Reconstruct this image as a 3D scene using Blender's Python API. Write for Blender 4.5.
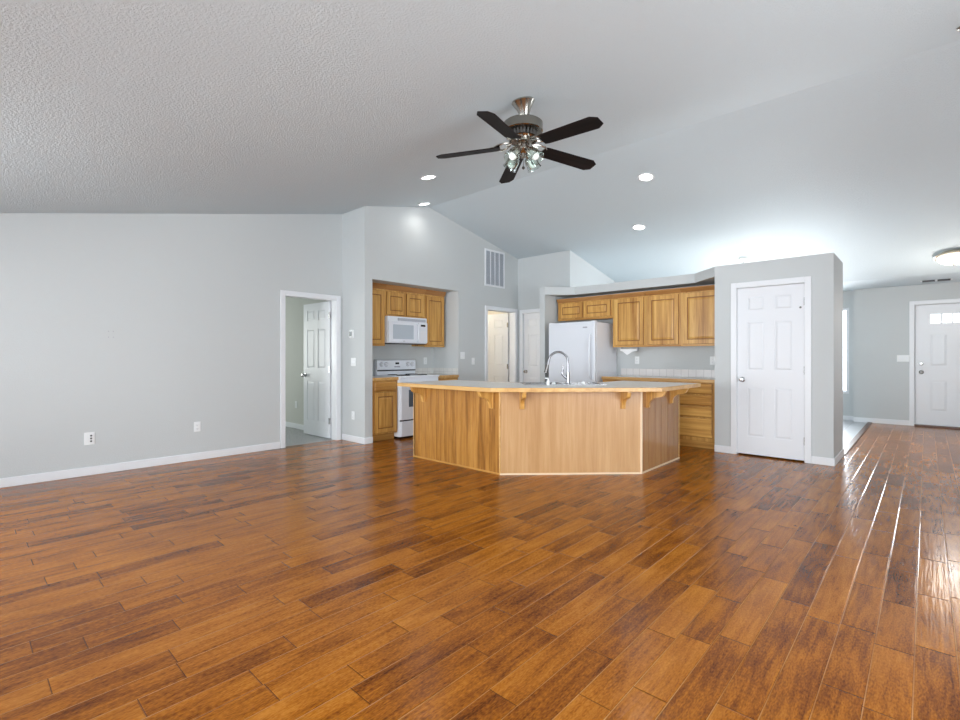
import bpy, bmesh, math, random
from mathutils import Vector, Matrix
random.seed(7)
PI = math.pi
scene = bpy.context.scene
COL = scene.collection
for o in list(bpy.data.objects):
    bpy.data.objects.remove(o)

# ------------------------------------------------------------------ camera
FPX = 485.1
YAW = math.atan(446.5 / FPX)
CAM_H = 1.19
cam_data = bpy.data.cameras.new('camera')
cam_data.sensor_fit = 'HORIZONTAL'
cam_data.sensor_width = 36.0
cam_data.lens = FPX / 960 * 36.0
cam_data.shift_y = -3.0 / 960
cam_data.clip_start = 0.05
cam = bpy.data.objects.new('camera', cam_data)
cam.location = (0, 0, CAM_H)
cam.rotation_euler = (PI / 2, 0, YAW)
COL.objects.link(cam)
scene.camera = cam

# ------------------------------------------------------------------ view, sky
scene.view_settings.view_transform = 'Standard'
scene.view_settings.look = 'None'
scene.view_settings.exposure = 0.45
scene.view_settings.gamma = 1.0
scene.view_settings.use_curve_mapping = False
world = bpy.data.worlds.new('sky')
scene.world = world
world.use_nodes = True
wn = world.node_tree.nodes
wn['Background'].inputs[0].default_value = (0.86, 0.93, 1.0, 1)
wn['Background'].inputs[1].default_value = 2.6

# ------------------------------------------------------------------ daylight through the windows, plus added fill lights
def area(name, loc, rot, sx, sy, power, col=(1, 1, 1), spread=PI):
    d = bpy.data.lights.new(name, 'AREA')
    d.shape = 'RECTANGLE'; d.size = sx; d.size_y = sy
    d.energy = power; d.color = col; d.spread = spread
    o = bpy.data.objects.new(name, d)
    o.location = loc; o.rotation_euler = rot
    COL.objects.link(o)
    return o
# area lights shine along local -Z ; rot X +90deg -> shines +Y ; -90 -> -Y
DAY = (0.925, 0.962, 1.0)
area('daylight_rear_window', (-4.1, -2.25, 1.3), (PI / 2 + .12, 0, 0), 2.7, 1.7, 150, DAY)
area('daylight_rear_glass_door', (-0.2, -2.25, 1.2), (PI / 2 + .25, 0, 0), 2.9, 1.9, 195, DAY)
area('daylight_dining_window', (-2.2, 11.75, 1.35), (-PI / 2, 0, 0), 1.9, 1.6, 190, DAY)
area('daylight_side_window', (2.75, 2.1, 1.35), (0, PI / 2 + .5, 0), 1.5, 2.6, 145, DAY)
area('added_foyer_daylight', (1.75, 11.55, 1.3), (-PI / 2 - .55, 0, 0), 1.0, 1.5, 36, DAY)  # added light behind the unseen foyer window, brightens the ceiling
area('bedroom_fill_light', (-9.85, 2.0, 1.4), (0, -PI / 2, 0), 1.3, 1.3, 34, (0.97, 1.0, 0.95))  # added unseen fill inside the bedroom; no window is built there

# ================================================================== helpers
class MB:
    def __init__(self):
        self.bm = bmesh.new(); self.mi = 0
    def _set(self, faces):
        for f in faces: f.material_index = self.mi
    def box(self, x0, x1, y0, y1, z0, z1):
        vs = [self.bm.verts.new(p) for p in
              [(x0, y0, z0), (x1, y0, z0), (x1, y1, z0), (x0, y1, z0), (x0, y0, z1), (x1, y0, z1), (x1, y1, z1), (x0, y1, z1)]]
        fs = [self.bm.faces.new([vs[i] for i in q]) for q in
              [(3, 2, 1, 0), (4, 5, 6, 7), (0, 1, 5, 4), (1, 2, 6, 5), (2, 3, 7, 6), (3, 0, 4, 7)]]
        self._set(fs); return self
    def poly(self, pts, vec):
        """extrude a planar 3d polygon along vec"""
        v = Vector(vec)
        a = [self.bm.verts.new(p) for p in pts]
        b = [self.bm.verts.new(Vector(p) + v) for p in pts]
        n = len(pts); fs = [self.bm.faces.new(list(reversed(a))), self.bm.faces.new(b)]
        for i in range(n):
            fs.append(self.bm.faces.new([a[i], a[(i + 1) % n], b[(i + 1) % n], b[i]]))
        self._set(fs); return self
    def plan(self, pts, z0, z1):
        return self.poly([(x, y, z0) for x, y in pts], (0, 0, z1 - z0))
    def cyl(self, p0, p1, r0, r1=None, n=20):
        r1 = r0 if r1 is None else r1
        p0 = Vector(p0); p1 = Vector(p1); d = (p1 - p0).normalized()
        u = d.orthogonal().normalized(); w = d.cross(u)
        a, b = [], []
        for i in range(n):
            t = 2 * PI * i / n; e = u * math.cos(t) + w * math.sin(t)
            a.append(self.bm.verts.new(p0 + e * r0)); b.append(self.bm.verts.new(p1 + e * r1))
        fs = [self.bm.faces.new(list(reversed(a))), self.bm.faces.new(b)]
        for i in range(n):
            fs.append(self.bm.faces.new([a[i], a[(i + 1) % n], b[(i + 1) % n], b[i]]))
        self._set(fs); return self
    def lathe(self, prof, n=28, M=None):
        """prof: list of (r, z), around Z; M transforms"""
        M = M or Matrix.Identity(4); rings = []
        for r, z in prof:
            if r < 1e-6:
                rings.append([self.bm.verts.new(M @ Vector((0, 0, z)))])
            else:
                rings.append([self.bm.verts.new(M @ Vector((r * math.cos(2 * PI * i / n), r * math.sin(2 * PI * i / n), z))) for i in range(n)])
        fs = []
        for A, B in zip(rings[:-1], rings[1:]):
            for i in range(n):
                j = (i + 1) % n
                if len(A) == 1 and len(B) == 1: continue
                if len(A) == 1: fs.append(self.bm.faces.new([A[0], B[j], B[i]]))
                elif len(B) == 1: fs.append(self.bm.faces.new([A[i], A[j], B[0]]))
                else: fs.append(self.bm.faces.new([A[i], A[j], B[j], B[i]]))
        self._set(fs); return self
    def tube(self, pts, r, n=12):
        pts = [Vector(p) for p in pts]; rr = r if isinstance(r, (list, tuple)) else [r] * len(pts)
        rings = []; u = None
        for i, p in enumerate(pts):
            d = (pts[min(i + 1, len(pts) - 1)] - pts[max(i - 1, 0)]).normalized()
            u = d.orthogonal().normalized() if u is None else (u - d * u.dot(d)).normalized()
            w = d.cross(u)
            rings.append([self.bm.verts.new(p + (u * math.cos(2 * PI * k / n) + w * math.sin(2 * PI * k / n)) * rr[i]) for k in range(n)])
        fs = [self.bm.faces.new(list(reversed(rings[0]))), self.bm.faces.new(rings[-1])]
        for A, B in zip(rings[:-1], rings[1:]):
            for k in range(n):
                fs.append(self.bm.faces.new([A[k], A[(k + 1) % n], B[(k + 1) % n], B[k]]))
        self._set(fs); return self
    def frustum(self, x0, x1, z0, z1, ya, yb, ins):
        """raised field: outer rect at y=ya, inner rect inset by ins at y=yb"""
        o = [(x0, ya, z0), (x1, ya, z0), (x1, ya, z1), (x0, ya, z1)]
        i_ = [(x0 + ins, yb, z0 + ins), (x1 - ins, yb, z0 + ins), (x1 - ins, yb, z1 - ins), (x0 + ins, yb, z1 - ins)]
        a = [self.bm.verts.new(p) for p in o]; b = [self.bm.verts.new(p) for p in i_]
        fs = [self.bm.faces.new(b)]
        for k in range(4): fs.append(self.bm.faces.new([a[k], a[(k + 1) % 4], b[(k + 1) % 4], b[k]]))
        self._set(fs); return self
    def obj(self, name, mats, parent=None, loc=(0, 0, 0), rz=0.0, smooth=False, bevel=0.0, segs=2):
        bmesh.ops.recalc_face_normals(self.bm, faces=self.bm.faces[:])
        me = bpy.data.meshes.new(name); self.bm.to_mesh(me); self.bm.free()
        for m in (mats if isinstance(mats, (list, tuple)) else [mats]): me.materials.append(m)
        if smooth:
            for p in me.polygons: p.use_smooth = True
            try: me.set_sharp_from_angle(angle=math.radians(35))
            except Exception: pass
        o = bpy.data.objects.new(name, me); COL.objects.link(o)
        o.location = loc; o.rotation_euler = (0, 0, rz)
        if parent is not None: o.parent = parent
        if bevel:
            b = o.modifiers.new('edge', 'BEVEL'); b.width = bevel; b.segments = segs; b.limit_method = 'ANGLE'; b.angle_limit = math.radians(40)
        return o

def structure(o, label=None):
    o['kind'] = 'structure'
    if label: o['label'] = label
    return o
def tag(o, label, cat, group=None):
    o['label'] = label; o['category'] = cat
    if group: o['group'] = group
    return o
def thing(name, label, cat, loc=(0, 0, 0), rz=0.0, group=None):
    o = bpy.data.objects.new(name, None); COL.objects.link(o)
    o.empty_display_size = 0.1
    o.location = loc; o.rotation_euler = (0, 0, rz)
    return tag(o, label, cat, group)
def copy_tree(o, parent=None):
    c = o.copy(); COL.objects.link(c)
    if parent is not None: c.parent = parent
    for ch in list(o.children): copy_tree(ch, c)
    return c

# ================================================================== materials
def new_mat(name):
    m = bpy.data.materials.new(name); m.use_nodes = True
    nt = m.node_tree; b = nt.nodes['Principled BSDF']
    return m, nt, b
def N(nt, t, **kw):
    n = nt.nodes.new(t)
    for k, v in kw.items(): setattr(n, k, v)
    return n
def plain(name, col, rough=0.5, metal=0.0, coat=0.0, bump=0.0, bscale=200.0, spec=0.5):
    m, nt, b = new_mat(name)
    b.inputs['Base Color'].default_value = (*col, 1); b.inputs['Roughness'].default_value = rough
    b.inputs['Metallic'].default_value = metal; b.inputs['Coat Weight'].default_value = coat
    b.inputs['Specular IOR Level'].default_value = spec
    tc = N(nt, 'ShaderNodeTexCoord'); no = N(nt, 'ShaderNodeTexNoise')
    no.inputs['Scale'].default_value = bscale; no.inputs['Detail'].default_value = 3
    nt.links.new(tc.outputs['Object'], no.inputs['Vector'])
    mr = N(nt, 'ShaderNodeMapRange'); mr.inputs['To Min'].default_value = max(0.0, rough - 0.04); mr.inputs['To Max'].default_value = min(1.0, rough + 0.04)
    nt.links.new(no.outputs['Fac'], mr.inputs['Value']); nt.links.new(mr.outputs['Result'], b.inputs['Roughness'])
    if bump:
        bp = N(nt, 'ShaderNodeBump'); bp.inputs['Strength'].default_value = bump; bp.inputs['Distance'].default_value = 0.01
        nt.links.new(no.outputs['Fac'], bp.inputs['Height']); nt.links.new(bp.outputs['Normal'], b.inputs['Normal'])
    return m
def emissive(name, col, strength):
    m, nt, b = new_mat(name)
    b.inputs['Base Color'].default_value = (*col, 1)
    b.inputs['Emission Color'].default_value = (*col, 1); b.inputs['Emission Strength'].default_value = strength
    return m
def pane(name, tint=(1, 1, 1), gloss=0.08):
    m, nt, b = new_mat(name)
    out = nt.nodes['Material Output']
    tr = N(nt, 'ShaderNodeBsdfTransparent'); tr.inputs[0].default_value = (*tint, 1)
    gl = N(nt, 'ShaderNodeBsdfGlossy'); gl.inputs['Roughness'].default_value = 0.03
    fr = N(nt, 'ShaderNodeFresnel'); fr.inputs['IOR'].default_value = 1.45
    mx = N(nt, 'ShaderNodeMixShader')
    nt.links.new(fr.outputs[0], mx.inputs[0]); nt.links.new(tr.outputs[0], mx.inputs[1]); nt.links.new(gl.outputs[0], mx.inputs[2])
    nt.links.new(mx.outputs[0], out.inputs['Surface'])
    return m
def wood(name, dark, mid, light, axis='Z', rough=0.38, scale=1.0, streak=0.0, sdist=0.16):
    """oak: long grain along axis"""
    m, nt, b = new_mat(name); L = nt.links.new
    tc = N(nt, 'ShaderNodeTexCoord'); mp = N(nt, 'ShaderNodeMapping')
    s = {'Z': (26, 26, 1.3), 'X': (1.3, 26, 26), 'Y': (26, 1.3, 26)}[axis]
    oi = N(nt, 'ShaderNodeObjectInfo')
    off = N(nt, 'ShaderNodeVectorMath', operation='SCALE'); off.inputs['Scale'].default_value = 7.3
    cmb = N(nt, 'ShaderNodeCombineXYZ')
    for i in range(3): L(oi.outputs['Random'], cmb.inputs[i])
    L(cmb.outputs[0], off.inputs[0])
    add = N(nt, 'ShaderNodeVectorMath', operation='ADD'); L(tc.outputs['Object'], add.inputs[0]); L(off.outputs[0], add.inputs[1])
    mp.inputs['Scale'].default_value = [k * scale for k in s]; L(add.outputs[0], mp.inputs['Vector'])
    n1 = N(nt, 'ShaderNodeTexNoise'); n1.inputs['Scale'].default_value = 1.0; n1.inputs['Detail'].default_value = 6; n1.inputs['Roughness'].default_value = 0.65; n1.inputs['Distortion'].default_value = 0.6
    L(mp.outputs[0], n1.inputs['Vector'])
    mp2 = N(nt, 'ShaderNodeMapping'); mp2.inputs['Scale'].default_value = [k * 0.33 * scale for k in s]; L(add.outputs[0], mp2.inputs['Vector'])
    n2 = N(nt, 'ShaderNodeTexNoise'); n2.inputs['Scale'].default_value = 1.0; n2.inputs['Detail'].default_value = 3; L(mp2.outputs[0], n2.inputs['Vector'])
    mixf = N(nt, 'ShaderNodeMath', operation='MULTIPLY_ADD'); L(n1.outputs['Fac'], mixf.inputs[0]); mixf.inputs[1].default_value = 0.55
    m2 = N(nt, 'ShaderNodeMath', operation='MULTIPLY'); L(n2.outputs['Fac'], m2.inputs[0]); m2.inputs[1].default_value = 0.45
    L(m2.outputs[0], mixf.inputs[2])
    cr = N(nt, 'ShaderNodeValToRGB'); e = cr.color_ramp.elements
    e[0].position = 0.36; e[0].color = (*dark, 1); e[1].position = 0.64; e[1].color = (*light, 1)
    k = e.new(0.5); k.color = (*mid, 1)
    L(mixf.outputs[0], cr.inputs['Fac'])
    L(cr.outputs['Color'], b.inputs['Base Color'])
    b.inputs['Roughness'].default_value = rough
    bp = N(nt, 'ShaderNodeBump'); bp.inputs['Strength'].default_value = 0.08; bp.inputs['Distance'].default_value = 0.004
    L(n1.outputs['Fac'], bp.inputs['Height']); L(bp.outputs['Normal'], b.inputs['Normal'])
    return m
def painted(name, col, rough, bscale, bump, lo=0.35, hi=0.7, dist=0.01):
    """drywall with sprayed texture"""
    m, nt, b = new_mat(name); L = nt.links.new
    b.inputs['Base Color'].default_value = (*col, 1); b.inputs['Roughness'].default_value = rough
    b.inputs['Specular IOR Level'].default_value = 0.19
    tc = N(nt, 'ShaderNodeTexCoord'); no = N(nt, 'ShaderNodeTexNoise'); no.inputs['Scale'].default_value = bscale
    no.inputs['Detail'].default_value = 4; no.inputs['Roughness'].default_value = 0.6
    L(tc.outputs['Object'], no.inputs['Vector'])
    cr = N(nt, 'ShaderNodeMapRange'); cr.inputs['From Min'].default_value = lo; cr.inputs['From Max'].default_value = hi
    L(no.outputs['Fac'], cr.inputs['Value'])
    bp = N(nt, 'ShaderNodeBump'); bp.inputs['Strength'].default_value = bump; bp.inputs['Distance'].default_value = dist
    L(cr.outputs['Result'], bp.inputs['Height']); L(bp.outputs['Normal'], b.inputs['Normal'])
    return m

def floor_planks():
    m, nt, b = new_mat('hand_scraped_planks'); L = nt.links.new
    def M(op, a=None, c=None, d=None, clamp=False):
        n = N(nt, 'ShaderNodeMath', operation=op); n.use_clamp = clamp
        for i, v in enumerate((a, c, d)):
            if v is None: continue
            if isinstance(v, (int, float)): n.inputs[i].default_value = v
            else: L(v, n.inputs[i])
        return n.outputs[0]
    tc = N(nt, 'ShaderNodeTexCoord'); sp = N(nt, 'ShaderNodeSeparateXYZ'); L(tc.outputs['Object'], sp.inputs[0])
    X, Y = sp.outputs[0], sp.outputs[1]
    u = M('DIVIDE', M('ADD', X, 20.0), 0.124); row = M('FLOOR', u); fu = M('FRACT', u)
    w1 = N(nt, 'ShaderNodeTexWhiteNoise', noise_dimensions='1D'); L(row, w1.inputs['W'])
    w2 = N(nt, 'ShaderNodeTexWhiteNoise', noise_dimensions='1D'); L(M('ADD', row, 71.3), w2.inputs['W'])
    Lr = M('MULTIPLY_ADD', w1.outputs['Value'], 0.55, 0.45)
    v = M('ADD', M('DIVIDE', M('ADD', Y, 30.0), Lr), M('MULTIPLY', w2.outputs['Value'], 9.0))
    cell = M('FLOOR', v); fv = M('FRACT', v)
    cb = N(nt, 'ShaderNodeCombineXYZ'); L(row, cb.inputs[0]); L(cell, cb.inputs[1])
    wc = N(nt, 'ShaderNodeTexWhiteNoise', noise_dimensions='2D'); L(cb.outputs[0], wc.inputs['Vector'])
    # distance to plank edges in metres
    du = M('MULTIPLY', M('MINIMUM', fu, M('SUBTRACT', 1.0, fu)), 0.124)
    dv = M('MULTIPLY', M('MINIMUM', fv, M('SUBTRACT', 1.0, fv)), Lr)
    edge = M('MINIMUM', du, dv)
    gap = N(nt, 'ShaderNodeMapRange'); gap.interpolation_type = 'SMOOTHSTEP'; L(edge, gap.inputs['Value']); gap.inputs['From Min'].default_value = 0.0006; gap.inputs['From Max'].default_value = 0.0042
    # grain
    mp = N(nt, 'ShaderNodeMapping'); mp.inputs['Scale'].default_value = (34, 3.2, 1)
    shift = N(nt, 'ShaderNodeVectorMath', operation='MULTIPLY_ADD'); L(wc.outputs['Color'], shift.inputs[0]); shift.inputs[1].default_value = (11, 17, 0); L(tc.outputs['Object'], shift.inputs[2])
    L(shift.outputs[0], mp.inputs['Vector'])
    g = N(nt, 'ShaderNodeTexNoise'); g.inputs['Scale'].default_value = 1.0; g.inputs['Detail'].default_value = 7; g.inputs['Roughness'].default_value = 0.65; g.inputs['Distortion'].default_value = 0.9
    L(mp.outputs[0], g.inputs['Vector'])
    mpb = N(nt, 'ShaderNodeMapping'); mpb.inputs['Scale'].default_value = (9, 3.0, 1); L(shift.outputs[0], mpb.inputs['Vector'])
    gb = N(nt, 'ShaderNodeTexNoise'); gb.inputs['Scale'].default_value = 1.0; gb.inputs['Detail'].default_value = 4; L(mpb.outputs[0], gb.inputs['Vector'])
    fine = N(nt, 'ShaderNodeTexNoise'); fine.inputs['Scale'].default_value = 1.0; fine.inputs['Detail'].default_value = 3
    mpf = N(nt, 'ShaderNodeMapping'); mpf.inputs['Scale'].default_value = (190, 55, 1); L(shift.outputs[0], mpf.inputs['Vector']); L(mpf.outputs[0], fine.inputs['Vector'])
    t = M('MULTIPLY_ADD', M('SUBTRACT', M('POWER', wc.outputs['Value'], 0.7), 0.55), 0.38, 0.5)
    t = M('ADD', t, M('MULTIPLY', M('SUBTRACT', g.outputs['Fac'], 0.5), 1.1))
    t = M('ADD', t, M('MULTIPLY', M('SUBTRACT', gb.outputs['Fac'], 0.5), 0.70))
    t = M('ADD', t, M('MULTIPLY', M('SUBTRACT', fine.outputs['Fac'], 0.5), 0.9))
    cr = N(nt, 'ShaderNodeValToRGB'); e = cr.color_ramp.elements
    e[0].position = 0.10; e[0].color = (0.075, 0.018, 0.002, 1)
    e[1].position = 0.95; e[1].color = (0.48, 0.180, 0.022, 1)
    k = e.new(0.36); k.color = (0.205, 0.058, 0.005, 1)
    k = e.new(0.60); k.color = (0.335, 0.108, 0.008, 1)
    L(t, cr.inputs['Fac'])
    # knots
    vo = N(nt, 'ShaderNodeTexVoronoi'); vo.inputs['Scale'].default_value = 2.3; L(tc.outputs['Object'], vo.inputs['Vector'])
    kn = N(nt, 'ShaderNodeMapRange'); L(vo.outputs['Distance'], kn.inputs['Value']); kn.inputs['From Min'].default_value = 0.010; kn.inputs['From Max'].default_value = 0.035
    gm = N(nt, 'ShaderNodeMix', data_type='RGBA'); gm.inputs[6].default_value = (0.035, 0.012, 0.005, 1); L(cr.outputs['Color'], gm.inputs[7]); L(kn.outputs[0], gm.inputs[0])
    # worn pale bevel along the long seams, dark butt joints
    def band(d, lo, hi):
        n = N(nt, 'ShaderNodeMapRange'); n.interpolation_type = 'SMOOTHSTEP'; L(d, n.inputs['Value']); n.inputs['From Min'].default_value = lo; n.inputs['From Max'].default_value = hi
        n.inputs['To Min'].default_value = 1.0; n.inputs['To Max'].default_value = 0.0; return n.outputs[0]
    dl = M('MULTIPLY', fu, 0.124); dr_ = M('MULTIPLY', M('SUBTRACT', 1.0, fu), 0.124)
    wear = N(nt, 'ShaderNodeTexNoise'); wear.inputs['Scale'].default_value = 2.2; wear.inputs['Detail'].default_value = 4; L(tc.outputs['Object'], wear.inputs['Vector'])
    wm = N(nt, 'ShaderNodeMapRange'); L(wear.outputs['Fac'], wm.inputs['Value']); wm.inputs['From Min'].default_value = 0.35; wm.inputs['From Max'].default_value = 0.6; wm.inputs['To Min'].default_value = 0.25; wm.inputs['To Max'].default_value = 1.0
    tan = M('MULTIPLY', band(dl, 0.0020, 0.0044), wm.outputs[0])
    g1 = N(nt, 'ShaderNodeMix', data_type='RGBA'); L(tan, g1.inputs[0]); L(gm.outputs[2], g1.inputs[6]); g1.inputs[7].default_value = (0.56, 0.27, 0.085, 1)
    dark = M('MAXIMUM', M('MULTIPLY', band(dr_, 0.0005, 0.0020), 0.75), M('MULTIPLY', band(dv, 0.0008, 0.0026), 0.8))
    gm2 = N(nt, 'ShaderNodeMix', data_type='RGBA'); L(dark, gm2.inputs[0]); L(g1.outputs[2], gm2.inputs[6]); gm2.inputs[7].default_value = (0.05, 0.014, 0.004, 1)
    L(gm2.outputs[2], b.inputs['Base Color'])
    # gloss
    rr = N(nt, 'ShaderNodeMapRange'); L(gb.outputs['Fac'], rr.inputs['Value']); rr.inputs['To Min'].default_value = 0.13; rr.inputs['To Max'].default_value = 0.24
    L(rr.outputs[0], b.inputs['Roughness'])
    b.inputs['Specular IOR Level'].default_value = 0.19
    # scraped waves across the plank + eased plank edges
    mpw = N(nt, 'ShaderNodeMapping'); mpw.inputs['Scale'].default_value = (16, 34, 1); L(shift.outputs[0], mpw.inputs['Vector'])
    wv = N(nt, 'ShaderNodeTexNoise'); wv.inputs['Scale'].default_value = 1.0; wv.inputs['Detail'].default_value = 1.5; wv.inputs['Distortion'].default_value = 0.5; L(mpw.outputs[0], wv.inputs['Vector'])
    mps = N(nt, 'ShaderNodeMapping'); mps.inputs['Scale'].default_value = (75, 3.5, 1); L(shift.outputs[0], mps.inputs['Vector'])
    sc_n = N(nt, 'ShaderNodeTexNoise'); sc_n.inputs['Scale'].default_value = 1.0; sc_n.inputs['Detail'].default_value = 2; sc_n.inputs['Distortion'].default_value = 0.3; L(mps.outputs[0], sc_n.inputs['Vector'])
    hgt = M('ADD', M('MULTIPLY', wv.outputs['Fac'], 0.2), M('MULTIPLY', sc_n.outputs['Fac'], 0.6))
    hgt = M('ADD', hgt, M('MULTIPLY', g.outputs['Fac'], 0.12))
    ez = N(nt, 'ShaderNodeMapRange'); ez.interpolation_type = 'SMOOTHSTEP'; L(edge, ez.inputs['Value']); ez.inputs['From Max'].default_value = 0.006
    tilt = M('MULTIPLY', wc.outputs['Value'], 0.25)
    hgt = M('ADD', hgt, M('MULTIPLY', ez.outputs[0], 0.9))
    bp = N(nt, 'ShaderNodeBump'); bp.inputs['Strength'].default_value = 0.6; bp.inputs['Distance'].default_value = 0.0026
    L(hgt, bp.inputs['Height']); L(bp.outputs['Normal'], b.inputs['Normal'])
    return m
def tiles(name, size, tile, grout, rough=0.3, planes='XY', gw=0.03):
    m, nt, b = new_mat(name); L = nt.links.new
    tc = N(nt, 'ShaderNodeTexCoord'); sp = N(nt, 'ShaderNodeSeparateXYZ'); L(tc.outputs['Object'], sp.inputs[0])
    ds = []
    for ax in planes:
        d = N(nt, 'ShaderNodeMath', operation='DIVIDE'); L(sp.outputs['XYZ'.index(ax)], d.inputs[0]); d.inputs[1].default_value = size
        fr = N(nt, 'ShaderNodeMath', operation='PINGPONG'); L(d.outputs[0], fr.inputs[0]); fr.inputs[1].default_value = 0.5
        ds.append(fr.outputs[0])
    mn = N(nt, 'ShaderNodeMath', operation='MINIMUM'); L(ds[0], mn.inputs[0])
    if len(ds) > 1: L(ds[1], mn.inputs[1])
    else: mn.inputs[1].default_value = 0.5
    mr = N(nt, 'ShaderNodeMapRange'); mr.interpolation_type = 'SMOOTHSTEP'; L(mn.outputs[0], mr.inputs['Value']); mr.inputs['From Min'].default_value = gw * 0.5; mr.inputs['From Max'].default_value = gw
    no = N(nt, 'ShaderNodeTexNoise'); no.inputs['Scale'].default_value = 9; no.inputs['Detail'].default_value = 5; L(tc.outputs['Object'], no.inputs['Vector'])
    va = N(nt, 'ShaderNodeMix', data_type='RGBA'); va.inputs[6].default_value = (*[c * 0.88 for c in tile], 1); va.inputs[7].default_value = (*[min(1, c * 1.08) for c in tile], 1); L(no.outputs['Fac'], va.inputs[0])
    mx = N(nt, 'ShaderNodeMix', data_type='RGBA'); mx.inputs[6].default_value = (*grout, 1); L(va.outputs[2], mx.inputs[7]); L(mr.outputs[0], mx.inputs[0])
    L(mx.outputs[2], b.inputs['Base Color']); b.inputs['Roughness'].default_value = rough
    bp = N(nt, 'ShaderNodeBump'); bp.inputs['Strength'].default_value = 0.3; bp.inputs['Distance'].default_value = 0.002; L(mr.outputs[0], bp.inputs['Height']); L(bp.outputs['Normal'], b.inputs['Normal'])
    return m
def speckled(name, a, c, rough, scale):
    m, nt, b = new_mat(name); L = nt.links.new
    tc = N(nt, 'ShaderNodeTexCoord'); no = N(nt, 'ShaderNodeTexNoise'); no.inputs['Scale'].default_value = scale; no.inputs['Detail'].default_value = 5
    L(tc.outputs['Object'], no.inputs['Vector'])
    cr = N(nt, 'ShaderNodeValToRGB'); cr.color_ramp.elements[0].position = 0.38; cr.color_ramp.elements[1].position = 0.62
    cr.color_ramp.elements[0].color = (*a, 1); cr.color_ramp.elements[1].color = (*c, 1)
    L(no.outputs['Fac'], cr.inputs['Fac']); L(cr.outputs[0], b.inputs['Base Color']); b.inputs['Roughness'].default_value = rough
    return m
def brushed(name, col, rough, axis='Z'):
    m, nt, b = new_mat(name); L = nt.links.new
    b.inputs['Base Color'].default_value = (*col, 1); b.inputs['Metallic'].default_value = 1.0
    tc = N(nt, 'ShaderNodeTexCoord'); mp = N(nt, 'ShaderNodeMapping'); mp.inputs['Scale'].default_value = (4, 4, 400)
    no = N(nt, 'ShaderNodeTexNoise'); no.inputs['Scale'].default_value = 1.0; L(tc.outputs['Object'], mp.inputs[0]); L(mp.outputs[0], no.inputs['Vector'])
    mr = N(nt, 'ShaderNodeMapRange'); mr.inputs['To Min'].default_value = rough * 0.7; mr.inputs['To Max'].default_value = rough * 1.3; L(no.outputs['Fac'], mr.inputs['Value']); L(mr.outputs[0], b.inputs['Roughness'])
    return m

M_wall = painted('pale_grey_wall_paint', (0.555, 0.585, 0.592), 0.55, 90, 0.10)
M_ceil = painted('textured_ceiling_paint', (0.565, 0.635, 0.672), 0.6, 80, 0.50, 0.40, 0.66, 0.004)
M_bedwall = painted('bedroom_wall_paint', (0.56, 0.575, 0.54), 0.6, 90, 0.10)
M_warmwall = painted('laundry_wall_paint', (0.72, 0.68, 0.6), 0.6, 90, 0.10)
M_trim = plain('white_trim_paint', (0.76, 0.785, 0.815), 0.35, bscale=30)
M_door = plain('white_door_paint', (0.74, 0.765, 0.80), 0.38, bscale=30)
M_floor = floor_planks()
M_tile = tiles('grey_floor_tile', 0.33, (0.50, 0.53, 0.56), (0.36, 0.37, 0.38), 0.3, 'XY', 0.02)
M_carpet = speckled('grey_carpet', (0.30, 0.31, 0.31), (0.52, 0.53, 0.53), 0.95, 60)
M_strip = wood('threshold_wood', (0.05, 0.02, 0.01), (0.10, 0.04, 0.02), (0.16, 0.07, 0.03), 'Y', 0.35)
M_oak = wood('honey_oak', (0.34, 0.145, 0.028), (0.56, 0.295, 0.073), (0.72, 0.43, 0.125), 'Z', 0.36)
M_oakx = wood('honey_oak_level_grain', (0.34, 0.145, 0.028), (0.56, 0.295, 0.073), (0.72, 0.43, 0.125), 'X', 0.36)
M_oakdark = wood('oak_crown', (0.28, 0.12, 0.035), (0.38, 0.175, 0.052), (0.48, 0.24, 0.08), 'X', 0.36)
M_groove = wood('painted_groove_shade', (0.19, 0.075, 0.016), (0.26, 0.11, 0.025), (0.32, 0.145, 0.036), 'Z', 0.5)  # shade in door grooves and gaps, put into the wood colour
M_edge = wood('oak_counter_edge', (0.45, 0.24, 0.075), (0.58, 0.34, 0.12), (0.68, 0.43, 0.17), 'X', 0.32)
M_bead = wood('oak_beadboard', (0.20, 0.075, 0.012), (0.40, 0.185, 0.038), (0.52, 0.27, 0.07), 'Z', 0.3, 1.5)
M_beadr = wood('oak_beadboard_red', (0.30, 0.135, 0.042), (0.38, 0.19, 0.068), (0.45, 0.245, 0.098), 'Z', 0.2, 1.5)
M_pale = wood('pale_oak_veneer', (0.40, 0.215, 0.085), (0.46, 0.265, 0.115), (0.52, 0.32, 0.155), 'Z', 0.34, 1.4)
M_paletrim = plain('pale_oak_moulding', (0.74, 0.58, 0.40), 0.4, bscale=40)
M_lam = speckled('pale_laminate', (0.70, 0.70, 0.68), (0.82, 0.82, 0.80), 0.30, 120)
M_splash = tiles('white_splash_tile', 0.105, (0.72, 0.70, 0.69), (0.55, 0.54, 0.53), 0.25, 'XY', 0.035)
M_appl = plain('white_enamel', (0.76, 0.80, 0.86), 0.32, bscale=600)
M_applside = plain('textured_white_steel', (0.78, 0.80, 0.85), 0.45, bump=0.1, bscale=300)
M_black = plain('black_gloss', (0.015, 0.016, 0.02), 0.2)
M_darkglass = plain('oven_window_glass', (0.09, 0.12, 0.16), 0.12)
M_mwglass = plain('microwave_window', (0.46, 0.53, 0.60), 0.25)
M_greypl = plain('grey_plastic', (0.36, 0.37, 0.42), 0.45)
M_plate = plain('white_plastic', (0.80, 0.83, 0.84), 0.4)
M_slot = plain('dark_slot', (0.05, 0.05, 0.055), 0.5)
M_lcd = plain('grey_display', (0.10, 0.12, 0.13), 0.25)
M_steel = brushed('stainless_steel', (0.40, 0.405, 0.41), 0.26)
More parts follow.
